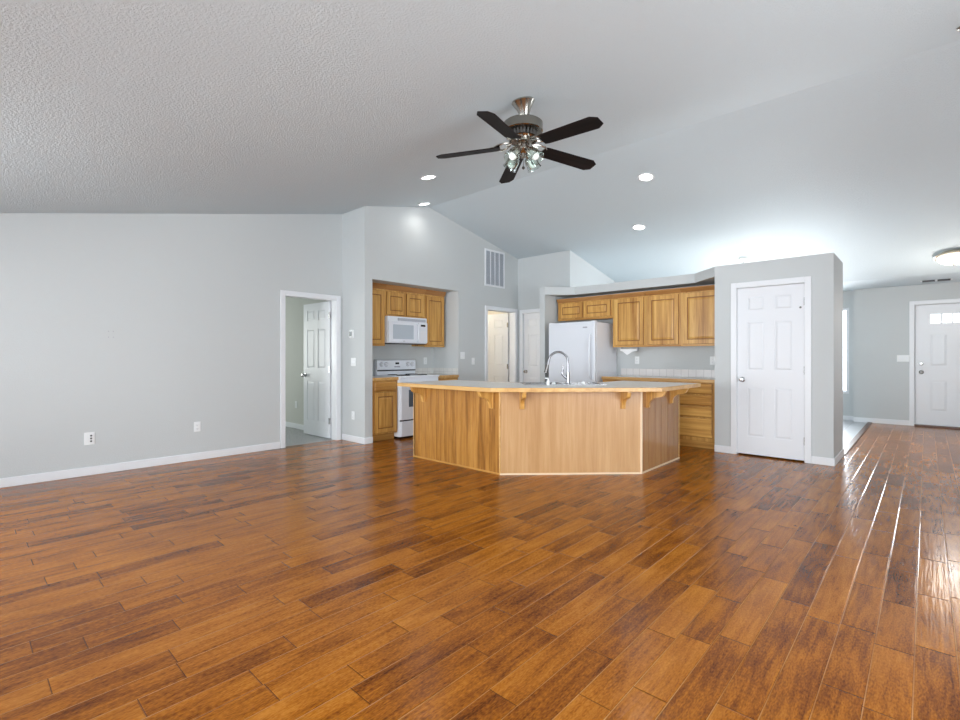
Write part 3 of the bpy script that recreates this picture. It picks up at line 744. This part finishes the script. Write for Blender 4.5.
for kx in (.075, .165, W - .165, W - .075):
    mb = MB(); M = Matrix.Translation((kx, .546, 1.075)) @ Matrix.Rotation(PI / 2, 4, 'X')
    mb.lathe([(0, 0), (.027, 0), (.025, .005), (.020, .006), (.018, .026), (0, .027)], 18, M); mb.box(kx - .004, kx + .004, .513, .520, 1.058, 1.092)
    mb.obj('knob', M_applside, bg, smooth=True)
    o = MB().lathe([(.029, .0), (.034, 0), (.034, .0015), (.029, .0015), (.029, 0)], 20, Matrix.Translation((kx, .546, 1.075)) @ Matrix.Rotation(PI / 2, 4, 'X')).obj('dial_ring', M_greypl, bg)
MB().box(W / 2 - .035, W / 2 + .035, .5425, .549, 1.075, 1.105).obj('display', M_black, bg)
mb = MB()
mb.box(W / 2 - .055, W / 2 + .055, .5445, .549, 1.026, 1.046)
for k in range(4): mb.box(W / 2 - .05 + k * .028, W / 2 - .034 + k * .028, .543, .549, 1.03, 1.042)
mb.obj('buttons', M_greypl, bg)

# ================================================================== microwave
t = thing('microwave', 'white over the range microwave under the short oak cabinet', 'microwave', (-5.865, 4.352, 1.40), R90)
W, H = .766, .402
MB().box(0, W, 0, .38, 0, H).obj('body', M_appl, t, bevel=.005)
MB().box(.02, W - .02, .01, .37, -.012, 0).obj('underside', M_black, t)
g = MB().box(.19, W - .03, -.006, .002, H - .062, H - .022).obj('vent_grille', M_greypl, t)
mb = MB()
for k in range(4): mb.box(.195, W - .035, -.009, -.005, H - .058 + k * .0095, H - .053 + k * .0095)
mb.obj('louvre', M_fin, g)
dr = MB().box(.004, .575, -.024, -.001, .012, H - .075).obj('door', M_appl, t, bevel=.008)
MB().box(.085, .475, -.0265, -.023, .062, H - .125).obj('window', M_mwglass, dr)
mb = MB(); mb.tube([(.545, -.024, .03), (.545, -.055, .045), (.545, -.06, .16), (.545, -.055, .28), (.545, -.024, .30)], .011, 8); mb.obj('handle', M_appl, dr, smooth=True)
cp = MB().box(.585, W - .004, -.022, -.001, .012, H - .075).obj('control_panel', M_appl, t, bevel=.006)
MB().box(.625, W - .05, -.0245, -.021, H - .135, H - .105).obj('display', M_black, cp)
mb = MB()
mb.box(.620, W - .04, -.0225, -.021, .045, .20)
for r in range(4):
    for c in range(3): mb.box(.625 + c * .034, .648 + c * .034, -.0235, -.021, .05 + r * .04, .07 + r * .04)
mb.obj('buttons', M_applside, cp)
MB().box(.27, .31, -.0255, -.023, .026, .036).obj('badge', M_greypl, dr)

# ================================================================== refrigerator
t = thing('refrigerator', 'tall white refrigerator in the kitchen alcove', 'refrigerator', (-4.455, 6.46, 0))
W, H = .825, 1.725
MB().box(0, W, .065, .70, .03, H - .01).obj('body', M_applside, t, bevel=.006)
MB().box(.02, W - .02, .08, .68, 0, .03).obj('base_grille', M_black, t)
dr = MB().box(0, W, 0, .058, .62, H).obj('door', M_appl, t, bevel=.012, segs=3)
MB().box(0, W, 0, .058, .06, .61).obj('freezer_drawer', M_appl, t, bevel=.012, segs=3)
mb = MB(); mb.tube([(W - .06, .0, .86), (W - .06, -.045, .90), (W - .06, -.058, 1.05), (W - .06, -.058, 1.22), (W - .06, -.045, 1.50), (W - .06, 0.0, 1.54)], [.012, .014, .015, .015, .014, .012], 10)
mb.obj('handle', M_appl, dr, smooth=True)
mb = MB(); mb.box(W - .20, W - .125, -.0025, .002, H - .095, H - .078); mb.obj('badge', M_greypl, dr)
mb = MB(); mb.box(W - .07, W - .01, .01, .10, H - .002, H + .010); mb.obj('hinge_cover', M_applside, t); mb = MB(); mb.box(.01, .07, .01, .10, H - .002, H + .010); mb.obj('hinge_cover', M_applside, t)

# paper towel under the first tall cabinet
t = thing('paper_towel_holder', 'white paper towel hanging under the oak wall cabinet nearest the fridge', 'paper towel', (-3.43, 6.90, 1.337))
for x in (0, .27): MB().box(x - .006, x + .006, -.02, .02, -.055, 0).obj('arm', M_greypl if x else M_plate, t, bevel=.003)
MB().cyl((0, 0, -.04), (.27, 0, -.04), .019, n=18).obj('roll', M_paper, t, smooth=True)
mb = MB(); mb.poly([(.01, -.021, -.035), (.255, -.021, -.035), (.25, -.023, -.052), (.19, -.026, -.070), (.115, -.030, -.118), (.05, -.024, -.070), (.01, -.022, -.055)], (0, .0015, 0))
o = mb.obj('paper_sheet', M_paper, t); o['label'] = 'torn hanging sheet with a pointed end'

# ================================================================== island
P0, P1, P2, P3 = (-4.52, 3.74), (-3.17, 3.74), (-2.14, 4.755), (-2.14, 5.77)
I2, I1 = (-2.80, 5.77), (-2.80, 5.03)
I0, I00 = (-3.445, 4.40), (-4.52, 4.40)
ZT, ZB = 0.893, 0.853
isl = thing('kitchen_island', 'large angled oak kitchen island with beadboard and corbels', 'island', (-3.2, 4.4, 0))
def rel(p): return (p[0] + 3.2, p[1] - 4.4)
def panel(name, a, b, mat, th=.02, z0=0.0, z1=ZB - .001, bead=0.0):
    ax, ay = rel(a); bx, by = rel(b)
    dx, dy = bx - ax, by - ay; L = math.hypot(dx, dy); ang = math.atan2(dy, dx)
    mb = MB()
    if bead:
        n = round(L / bead); s = L / n
        mb.box(0, L, .004, th, z0, z1)
        for k in range(n): mb.box(k * s + .0025, (k + 1) * s - .0025, 0, .0045, z0, z1)
    else: mb.box(0, L, 0, th, z0, z1)
    return mb.obj(name, mat, isl, (ax, ay, 0), ang)
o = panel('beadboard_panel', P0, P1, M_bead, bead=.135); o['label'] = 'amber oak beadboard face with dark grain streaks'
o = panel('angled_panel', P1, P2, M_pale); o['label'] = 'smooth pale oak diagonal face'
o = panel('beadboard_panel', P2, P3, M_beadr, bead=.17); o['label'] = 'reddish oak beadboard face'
panel('end_panel', P3, I2, M_oak); panel('end_panel', I00, P0, M_oak)
for a, b in ((I2, I1), (I1, I0), (I0, I00)): panel('cabinet_front', a, b, M_oak)
for p, s in ((P0, .006), (P1, .009), (P2, .012), (P3, .008)):
    x, y = rel(p)
    MB().cyl((x, y, 0), (x, y, ZB - .001), s, n=12).obj('corner_trim', M_paletrim if p is P2 else M_edge, isl, smooth=True)
for a, b, m in ((P0, P1, M_oakx), (P1, P2, M_paletrim), (P2, P3, M_paletrim)):
    o = panel('base_moulding', a, b, m, th=.012, z0=0, z1=.015); 
    ax, ay = rel(a); bx, by = rel(b); L = math.hypot(bx - ax, by - ay)
    o.location.x += (by - ay) / L * .011; o.location.y -= (bx - ax) / L * .011
def bracket(x, y, rz):
    mb = MB(); t_ = .019
    pr = [(0, 0), (0, -.185), (-.030, -.185), (-.032, -.165)]
    for k in range(1, 9):
        a = k / 9 * PI / 2; pr.append((-.032 - .085 * (1 - math.cos(a)), -.165 + .085 * math.sin(a)))
    for k in range(0, 7):
        a = k / 6 * PI / 2; pr.append((-.122 - .07 * math.sin(a), -.072 + .05 * (1 - math.cos(a)) - .004))
    pr += [(-.20, -.02), (-.20, 0)]
    mb.poly([(-t_, p, z) for p, z in pr], (2 * t_, 0, 0))
    mb.box(-.026, .026, -.012, 0, -.19, 0)
    rx, ry = rel((x, y))
    return mb.obj('bracket', M_oak, isl, (rx, ry, ZB - .001), rz, bevel=.003)
bracket(-4.33, 3.74, 0); bracket(-3.28, 3.74, 0)
dd = Vector((P2[0] - P1[0], P2[1] - P1[1])).normalized()
for s in (.225, 1.255):
    bracket(P1[0] + dd.x * s, P1[1] + dd.y * s, math.atan2(dd.y, dd.x))
bracket(-2.14, 4.885, R90); bracket(-2.14, 5.51, R90)

# counter with sink cut-out
oh = .26
n_ = Vector((-dd.y, dd.x))                                   # towards the kitchen
Cc = Vector(((P1[0] + P2[0]) / 2, (P1[1] + P2[1]) / 2))
Q = [(-4.505, 3.74 - oh), (P1[0] + .414 * oh, 3.74 - oh), (P2[0] + oh, P2[1] - .414 * oh), (P2[0] + oh, 5.73),
     (-2.83, 5.80), (-2.83, 5.04), (-3.455, 4.43), (-4.505, 4.43)]
Q[4] = (-2.83, 5.73)
top = thing('island_countertop', 'pale laminate countertop with oak edge on the angled island', 'countertop', (-3.2, 4.4, ZB))
def loc2(s, k): v = Cc + dd * s + n_ * k; return (v.x + 3.2, v.y - 4.4)
SK0, SK1, SW = .255, .665, .42
hole = [loc2(-SW, SK0), loc2(SW, SK0), loc2(SW, SK1), loc2(-SW, SK1)]
def holed(outer, inner, z0, z1):
    bm = bmesh.new(); es = []
    for loop in (outer, inner):
        vs = [bm.verts.new((x, y, z1)) for x, y in loop]
        es += [bm.edges.new((vs[i], vs[(i + 1) % len(vs)])) for i in range(len(vs))]
    bmesh.ops.triangle_fill(bm, use_beauty=True, edges=es)
    r = bmesh.ops.extrude_face_region(bm, geom=bm.faces[:])
    bmesh.ops.translate(bm, vec=(0, 0, z0 - z1), verts=[v for v in r['geom'] if isinstance(v, bmesh.types.BMVert)])
    return bm
def inset(poly, d):
    out = []; n = len(poly)
    for i in range(n):
        p0, p1, p2 = (Vector(poly[(i + k - 1) % n]) for k in range(3))
        e1 = (p1 - p0).normalized(); e2 = (p2 - p1).normalized(); n1 = Vector((-e1.y, e1.x)); n2 = Vector((-e2.y, e2.x))
        bis = (n1 + n2).normalized(); out.append(tuple(p1 + bis * (d / max(.2, bis.dot(n1)))))
    return out
Qr = [rel(q) for q in Q]
mb = MB(); mb.bm.free(); mb.bm = holed(inset(Qr, .022), hole, 0, ZT - ZB)
mb.obj('laminate_top', M_lam, top)
mb = MB(); mb.bm.free(); mb.bm = holed(Qr, inset(Qr, .022), 0, ZT - ZB)
mb.obj('oak_edge', M_edge, top, bevel=.003)

# sink
ang = math.atan2(dd.y, dd.x)
sc_ = Cc + n_ * ((SK0 + SK1) / 2)
sk = thing('kitchen_sink', 'stainless steel double bowl sink set in the island counter', 'sink', (sc_.x, sc_.y, ZT), ang)
hd = (SK1 - SK0) / 2
mb = MB(); rim = [(-SW - .02, -hd - .02), (SW + .02, -hd - .02), (SW + .02, hd + .02), (-SW - .02, hd + .02)]
bm = bmesh.new(); mb.bm.free()
def ring(z0, z1, holes):
    mbx = MB()
    xs = sorted({-SW - .02, SW + .02, *[h for H in holes for h in H[:2]]}); ys = sorted({-hd - .02, hd + .02, *[h for H in holes for h in H[2:]]})
    for a, b in zip(xs[:-1], xs[1:]):
        for c, e in zip(ys[:-1], ys[1:]):
            m = ((a + b) / 2, (c + e) / 2)
            if not any(h[0] < m[0] < h[1] and h[2] < m[1] < h[3] for h in holes): mbx.box(a, b, c, e, z0, z1)
    return mbx
bowls = [(-SW + .012, -.012, -hd + .06, hd - .012), (.012, SW - .012, -hd + .06, hd - .012)]
ring(0.0, .006, bowls).obj('rim', M_steel, sk, bevel=.002)
for x0, x1, y0, y1 in bowls:
    mb = MB(); w = .003; z = -.17
    mb.box(x0, x1, y0, y1, z - w, z); mb.box(x0 - w, x0, y0 - w, y1 + w, z - w, .001); mb.box(x1, x1 + w, y0 - w, y1 + w, z - w, .001)
    mb.box(x0, x1, y0 - w, y0, z - w, .001); mb.box(x0, x1, y1, y1 + w, z - w, .001)
    b_ = mb.obj('bowl', M_steel, sk)
    MB().cyl(((x0 + x1) / 2, (y0 + y1) / 2, z), ((x0 + x1) / 2, (y0 + y1) / 2, z + .004), .045, n=20).obj('drain', M_chrome, b_, smooth=True)
# faucet (stands on the sink's near rim)
fp = Cc + n_ * (SK0 + .022) + dd * (.03)
fc = thing('faucet', 'polished steel pull-down gooseneck faucet at the island sink', 'faucet', (fp.x, fp.y, ZT + .006), ang)
MB().lathe([(0, 0), (.030, 0), (.030, .006), (.022, .012), (.019, .06), (.017, .13), (0, .13)], 20).obj('base', M_chrome, fc, smooth=True)
pts = [(0, 0, .10), (0, 0, .22)]
for k in range(1, 13):
    a = k / 12 * PI * .93; pts.append((-.105 + .105 * math.cos(a), 0, .235 + .11 * math.sin(a)))
pts.append((pts[-1][0] - .012, 0, pts[-1][2] - .05))
MB().tube(pts, .0125, 12).obj('spout', M_chrome, fc, smooth=True)
e0 = Vector(pts[-1]); MB().cyl(e0, e0 + Vector((-.022, 0, -.085)), .016, .020, 16).obj('spray_head', M_darkmetal, fc, smooth=True)
mb = MB(); mb.tube([(0, 0, .055), (-.03, 0, .075), (-.062, 0, .105), (-.068, 0, .125), (-.054, 0, .150), (-.052, 0, .175), (-.058, 0, .20)], [.017, .014, .012, .010, .010, .009, .008], 10)
mb.obj('lever', M_chrome, fc, smooth=True)
sp_ = Cc + n_ * (SK0 - .07) + dd * (-.20)
so = thing('soap_dispenser', 'small white soap dispenser left of the faucet', 'soap dispenser', (sp_.x, sp_.y, ZT), ang)
MB().lathe([(0, 0), (.017, 0), (.017, .045), (.009, .052), (.008, .065), (0, .065)], 16).obj('pump_body', M_plate, so, smooth=True)
MB().tube([(0, 0, .06), (0, 0, .075), (-.035, 0, .072)], .006, 8).obj('pump_nozzle', M_plate, so, smooth=True)
sp_ = Cc + n_ * (SK0 + .02) + dd * (-.125)
tag(MB().lathe([(0, 0), (.022, 0), (.022, .008), (.016, .018), (0, .02)], 16).obj('sink_hole_cover', M_plate, loc=(sp_.x, sp_.y, ZT + .006), smooth=True), 'small white round cap on the sink rim beside the faucet', 'sink cap')
sp_ = Cc + n_ * (SK0 + .03) + dd * .20
tag(MB().lathe([(0, 0), (.014, 0), (.014, .022), (.008, .03), (0, .03)], 16).obj('air_gap', M_plate, loc=(sp_.x, sp_.y, ZT + .006), smooth=True), 'small white cylinder on the sink rim right of the faucet', 'air gap')

# ================================================================== wall plates
def plate(name, label, cat, loc, rz, kind, w=.07, h=.115, group=None):
    group = group or {'outlet': 'white wall outlets', 'light switch': 'white wall switches'}.get(cat)
    t = thing(name, label, cat, loc, rz, group)
    MB().box(-w / 2, w / 2, -.006, 0, -h / 2, h / 2).obj('cover_plate', M_plate, t, bevel=.003)
    if kind == 'outlet':
        for z in (-.021, .021):
            s = MB().box(-.016, .016, -.0085, -.005, z - .014, z + .014).obj('socket', M_plate, t, bevel=.002)
            mb = MB(); mb.box(-.008, -.005, -.0092, -.008, z - .005, z + .006); mb.box(.005, .008, -.0092, -.008, z - .005, z + .006); mb.cyl((0, -.0092, z - .009), (0, -.008, z - .009), .003, n=8); mb.obj('slots', M_greypl, s)
    elif kind == 'phone':
        for z in (-.028, 0, .028):
            MB().cyl((.012 if True else 0, -.013, z), (.012, -.005, z), .0085, n=12).obj('jack', M_slot, t)
    elif kind.startswith('switch'):
        n = int(kind[-1])
        for k in range(n):
            x = (k - (n - 1) / 2) * .046
            mb = MB(); mb.box(x - .005, x + .005, -.016, -.005, -.010, .012); mb.obj('toggle', M_plate, t)
            mb = MB(); mb.box(x - .010, x + .010, -.0068, -.005, -.020, .020); mb.obj('toggle_surround', M_applside, t)
    elif kind == 'thermo':
        MB().box(-w / 2 + .008, w / 2 - .008, -.022, -.005, -h / 2 + .008, h / 2 - .008).obj('case', M_plate, t, bevel=.004)
        o = MB().box(-.036, .032, -.0235, -.02, -.034, .036).obj('display', M_lcd, t); o['label'] = 'dark grey display'
    return t
plate('cable_outlet', 'white wall plate with three dark jacks low on the left wall', 'outlet', (XL, .93, .37), R90, 'phone', .085, .125)
plate('power_outlet', 'white power outlet low on the left wall, nearer the open doorway', 'outlet', (XL, 1.91, .385), R90, 'outlet')
plate('power_outlet', 'white power outlet low on the short wall below the thermostat', 'outlet', (-5.92, Y_SHORT, .37), 0, 'outlet')
plate('light_switch', 'white double light switch under the thermostat', 'light switch', (-5.915, Y_SHORT, 1.12), 0, 'switch2', .115, .115)
plate('thermostat', 'white thermostat with a dark display on the short wall', 'thermostat', (-5.955, Y_SHORT, 1.515), 0, 'thermo', .11, .115)
plate('power_outlet', 'white power outlet above the tile right of the range', 'outlet', (-6.25, 5.42, 1.125), R90, 'outlet')
plate('light_switch', 'white double light switch at the edge of the range alcove', 'light switch', (X_RANGE, 5.70, 1.215), R90, 'switch2', .10, .115)
plate('light_switch', 'white single light switch left of the warmly lit doorway', 'light switch', (X_RANGE, 5.955, 1.12), R90, 'switch1')
plate('power_outlet', 'white power outlet under the hanging paper towel by the refrigerator', 'outlet', (-3.30, Y_HALL, 1.14), 0, 'outlet')
plate('power_outlet', 'white power outlet in the corner beside the pantry wall', 'outlet', (-2.195, Y_HALL, 1.14), 0, 'outlet')
plate('light_switch', 'white triple light switch plate beside the front door', 'light switch', (-.30, YF, 1.165), 0, 'switch3', .165, .115)
plate('power_outlet', 'white power outlet on the bedroom wall seen through the left doorway', 'outlet', (-7.72, 3.87, .40), 0, 'outlet')
# two pairs of screw anchors left in the wall
for z, lb in ((1.455, 'upper pair of small screw anchors on the bare left wall'), (1.395, 'lower pair of small screw anchors on the bare left wall')):
    mb = MB()
    for y in (1.085, 1.125): mb.cyl((XL, y, z), (XL + .004, y, z), .0045, n=8)
    tag(mb.obj('screw_anchor', M_greypl), lb, 'screw anchor', 'screw anchors on the bare wall')

# return air grille on the range wall
t = thing('return_air_grille', 'white framed return air grille high on the wall over the lit doorway', 'vent', (X_RANGE, 6.245, 2.43), R90)
W, H = .535, .65
mb = MB(); f_ = .032
mb.box(0, W, -.012, 0, 0, f_); mb.box(0, W, -.012, 0, H - f_, H); mb.box(0, f_, -.012, 0, f_, H - f_); mb.box(W - f_, W, -.012, 0, f_, H - f_)
mb.obj('frame', M_trim, t, bevel=.003)
MB().box(f_, W - f_, -.002, 0, f_, H - f_).obj('backing', M_vent, t)
for k in range(1, 4):
    x = f_ + (W - 2 * f_) * k / 4; MB().box(x - .007, x + .007, -.011, -.002, f_, H - f_).obj('divider', M_trim, t)
mb = MB(); n = 34
for k in range(n):
    z = f_ + (H - 2 * f_) * (k + .5) / n; mb.poly([(f_, -.010, z - .006), (f_, -.0095, z - .0072), (f_, -.002, z + .004), (f_, -.0025, z + .0052)], (W - 2 * f_, 0, 0))
mb.obj('louvres', M_fin, t)
# ceiling register in the foyer
t = thing('ceiling_register', 'narrow white ceiling register in front of the front door', 'vent', (.115, 10.72, 2.43))
mb = MB(); mb.box(-.19, .19, -.06, -.03, -.008, 0); mb.box(-.19, .19, .03, .06, -.008, 0); mb.box(-.19, -.165, -.03, .03, -.008, 0); mb.box(.165, .19, -.03, .03, -.008, 0); mb.box(-.012, .012, -.03, .03, -.008, 0)
mb.obj('frame', M_trim, t)
mb = MB(); mb.box(-.165, -.015, -.062, .05, -.020, -.001); mb.box(.015, .165, -.062, .05, -.020, -.001); mb.box(-.02, .02, -.01, .01, -.004, -.001); mb.obj('dark_slots', M_slot, t)

# ================================================================== lights on the ceiling
def slope(y): return math.atan(SL) if 0 < y < RY else (-math.atan(SL) if y < KN[2] else 0.0)
def spot(name, loc, power, rot=(0, 0, 0), size=2.2, blend=.7, rad=.06, col=(1, .97, .92)):
    d = bpy.data.lights.new(name, 'SPOT'); d.energy = power; d.spot_size = size; d.spot_blend = blend; d.shadow_soft_size = rad; d.color = col
    o = bpy.data.objects.new(name, d); o.location = loc; o.rotation_euler = rot; COL.objects.link(o); return o
def can(x, y, label, power, r=.075):
    z = ch(y); t = thing('recessed_light', label, 'ceiling light', (x, y, z)); t.rotation_euler = (slope(y), 0, 0)
    t['group'] = 'recessed ceiling lights'
    MB().lathe([(r, -.002), (r + .022, -.002), (r + .024, -.006), (r + .018, -.009), (r, -.007), (r, -.002)], 28).obj('trim_ring', M_trim, t, smooth=True)
    MB().lathe([(0, -.0045), (r, -.0045), (r, -.003), (0, -.003)], 28).obj('lens', M_lamp, t)
    spot('downlight', (x, y, z - .03), power, size=2.7, blend=1.0)
can(-4.11, 3.61, 'lit recessed ceiling light in front of the range alcove, nearer the fan', 10)
can(-5.42, 4.68, 'lit recessed ceiling light close to the range wall, casting a bright scallop', 4.5)
can(-2.48, 5.64, 'larger lit recessed ceiling light over the kitchen, just beyond the fan blades', 12)
can(-3.11, 6.83, 'lit recessed ceiling light above the fridge and kitchen wall cabinets', 9)

fx, fy = .275, 9.19
t = thing('flush_mount_light', 'lit frosted glass dome ceiling light with metal rim in the foyer', 'ceiling light', (fx, fy, ch(fy)))
t.rotation_euler = (slope(fy), 0, 0)
MB().lathe([(0, 0), (.14, 0), (.15, -.03), (.195, -.035), (.205, -.05), (.195, -.062), (.17, -.066), (0, -.06)], 32).obj('metal_rim', M_rim, t, smooth=True)
MB().lathe([(.178, -.062), (.172, -.085), (.14, -.115), (.09, -.138), (.04, -.148), (0, -.15)], 32).obj('glass_dome', M_dome, t, smooth=True)
MB().lathe([(0, -.148), (.018, -.150), (.014, -.16), (.016, -.168), (0, -.176)], 16).obj('finial', M_nickel, t, smooth=True)
pl = bpy.data.lights.new('foyer_bulb', 'POINT'); pl.energy = 19; pl.color = (1, .95, .87); pl.shadow_soft_size = .16
o = bpy.data.objects.new('foyer_bulb', pl); o.location = (fx, fy - .04, ch(fy) - .75); COL.objects.link(o)
# dining chandelier: only its canopy shows over the pantry wall
dx, dy = -2.13, 8.45
t = thing('dining_chandelier', 'dining chandelier whose pale canopy shows over the pantry wall', 'chandelier', (dx, dy, ch(dy)))
MB().lathe([(0, .012), (.07, .012), (.07, -.015), (.055, -.03), (0, -.032)], 28).obj('canopy', M_plate, t, smooth=True)
MB().cyl((0, 0, -.03), (0, 0, -1.10), .006, n=10).obj('stem', M_nickel, t)
MB().lathe([(.0, -1.25), (.08, -1.24), (.17, -1.19), (.21, -1.12), (.215, -1.12), (.175, -1.20), (.08, -1.255), (0, -1.265)], 32).obj('bowl_shade', M_dome, t, smooth=True)
pl = bpy.data.lights.new('chandelier_bulb', 'POINT'); pl.energy = 22; pl.color = (1, .95, .89); pl.shadow_soft_size = .08
o = bpy.data.objects.new('chandelier_bulb', pl); o.location = (dx, dy, ch(dy) - 1.10); COL.objects.link(o)
# laundry room ceiling bulb
pl = bpy.data.lights.new('laundry_bulb', 'POINT'); pl.energy = 26; pl.color = (1, .87, .70); pl.shadow_soft_size = .1
o = bpy.data.objects.new('laundry_bulb', pl); o.location = (-7.2, 6.30, 2.1); COL.objects.link(o)
t = thing('laundry_light', 'round ceiling light inside the warmly lit room', 'ceiling light', (-7.2, 6.30, 2.44))
MB().lathe([(0, 0), (.12, 0), (.12, -.04), (.08, -.08), (0, -.09)], 24).obj('glass_dome', M_dome, t, smooth=True)
# small fitting at the right frame edge
tag(MB().lathe([(0, 0), (.028, 0), (.026, -.012), (.010, -.016), (.008, -.035), (0, -.036)], 16).obj('ceiling_fitting', M_nickel, loc=(.175, 4.62, ch(4.62)), smooth=True), 'small metal ceiling fitting near the ridge at the far right', 'ceiling fitting')

# ================================================================== ceiling fan
FX, FY = -2.127, 2.765
zc = ch(FY)
fan = thing('ceiling_fan', 'brushed nickel ceiling fan with five dark blades and glass shades', 'ceiling fan', (FX, FY, zc))
DZ = -.022
M = Matrix.Rotation(0.16, 4, 'X')
MB().lathe([(0, .0), (.078, .0), (.083, -.012), (.072, -.028), (.050, -.062), (.040, -.092), (.032, -.110), (0, -.110)], 32, Matrix.Translation((0, 0, .0)) @ Matrix.Rotation(math.atan(SL) * .85, 4, 'X')).obj('canopy', M_nickel, fan, smooth=True)
MB().cyl((0, 0, -.10), (0, 0, -.18), .013, n=14).obj('downrod', M_darkmetal, fan, smooth=True)
MB().lathe([(0, -.150), (.05, -.151), (.132, -.162), (.142, -.170), (.142, -.228), (.134, -.234), (0, -.234)], 40).obj('motor_housing', M_motor, fan, smooth=True)
mb = MB()
for k in range(24):
    a = 2 * PI * k / 24; c, s = math.cos(a), math.sin(a)
    mb.cyl((.098 * c, .098 * s, -.234), (.088 * c, .088 * s, -.276), .007, n=6)
mb.lathe([(0, -.234), (.070, -.234), (.066, -.284), (0, -.284)], 24)
mb.obj('vented_rotor', M_darkmetal, fan)
MB().lathe([(0, -.274), (.104, -.274), (.108, -.282), (.100, -.292), (.05, -.297), (0, -.297)], 32).obj('flywheel', M_nickel, fan, smooth=True)
ZBL = -.328
proto = None
for k in range(5):
    a = math.radians(141 + 72 * k)
    if proto is None:
        # blade iron: two flat open loops and a plate
        mb = MB()
        for s in (-1, 1):
            mb.tube([(.085, .01 * s, .025), (.12, .045 * s, .012), (.155, .052 * s, .004), (.185, .032 * s, .002), (.205, .012 * s, .002)], .007, 8)
        mb.poly([(.165, -.03, -.002), (.235, -.012, -.002), (.245, 0, -.002), (.235, .012, -.002), (.165, .03, -.002)], (0, 0, .005))
        mb.cyl((.08, 0, .025), (.12, 0, .012), .010, n=8)
        iron = mb.obj('blade_iron', M_nickel, fan, (0, 0, ZBL), smooth=True)
        mb = MB(); hw = .064
        x0, x1 = .165, .635
        mb.poly([(x0, -hw * .78, 0), (x0 + .03, -hw * .88, 0), (x1 - .045, -hw, 0), (x1, -hw * .55, 0), (x1, hw * .55, 0), (x1 - .045, hw, 0), (x0 + .03, hw * .88, 0), (x0, hw * .78, 0)], (0, 0, .007))
        blade = mb.obj('blade', M_blade, iron, bevel=.002)
        blade.rotation_euler = (math.radians(-12), math.radians(3.5), 0)
        blade['label'] = 'espresso dark blade'
        iron.rotation_euler = (0, 0, a); proto = (iron, blade)
    else:
        i2 = proto[0].copy(); COL.objects.link(i2); i2.rotation_euler = (0, 0, a)
        b2 = proto[1].copy(); COL.objects.link(b2); b2.parent = i2
MB().lathe([(0, -.290), (.040, -.295), (.046, -.31), (.046, -.355), (.034, -.372), (.020, -.382), (.016, -.41), (0, -.415)], 28).obj('switch_housing', M_nickel, fan, smooth=True)
for k in range(4):
    a = YAW + PI / 2 + PI / 4 + PI / 2 * k
    dirv = Vector((math.cos(a), math.sin(a), 0))
    M = Matrix.Translation(Vector((0, 0, -.345)) + dirv * .035) @ Matrix.Rotation(a, 4, 'Z') @ Matrix.Rotation(math.radians(180 - 42), 4, 'Y')
    arm = MB().lathe([(0, 0), (.016, 0), (.016, .03), (.026, .035), (.028, .055), (0, .055)], 18, M).obj('lamp_holder', M_nickel, fan, smooth=True)
    MB().lathe([(.026, .05), (.040, .062), (.046, .085), (.046, .115), (.050, .135), (.054, .145), (.052, .145), (.0475, .135), (.0435, .115), (.0435, .087), (.038, .065), (.024, .053)], 24, M).obj('glass_shade', M_shade, arm, smooth=True)
    MB().lathe([(0, .05), (.014, .055), (.016, .075), (.026, .095), (.029, .112), (.022, .13), (0, .138)], 18, M).obj('bulb', M_frost, arm, smooth=True)
MB().cyl((.012, -.01, -.39), (.012, -.01, -.478), .0018, n=6).obj('pull_chain', M_darkmetal, fan)
MB().lathe([(0, -.474), (.010, -.482), (.011, -.492), (0, -.502)], 12, Matrix.Translation((.012, -.01, 0))).obj('chain_pull', M_darkmetal, fan, smooth=True)
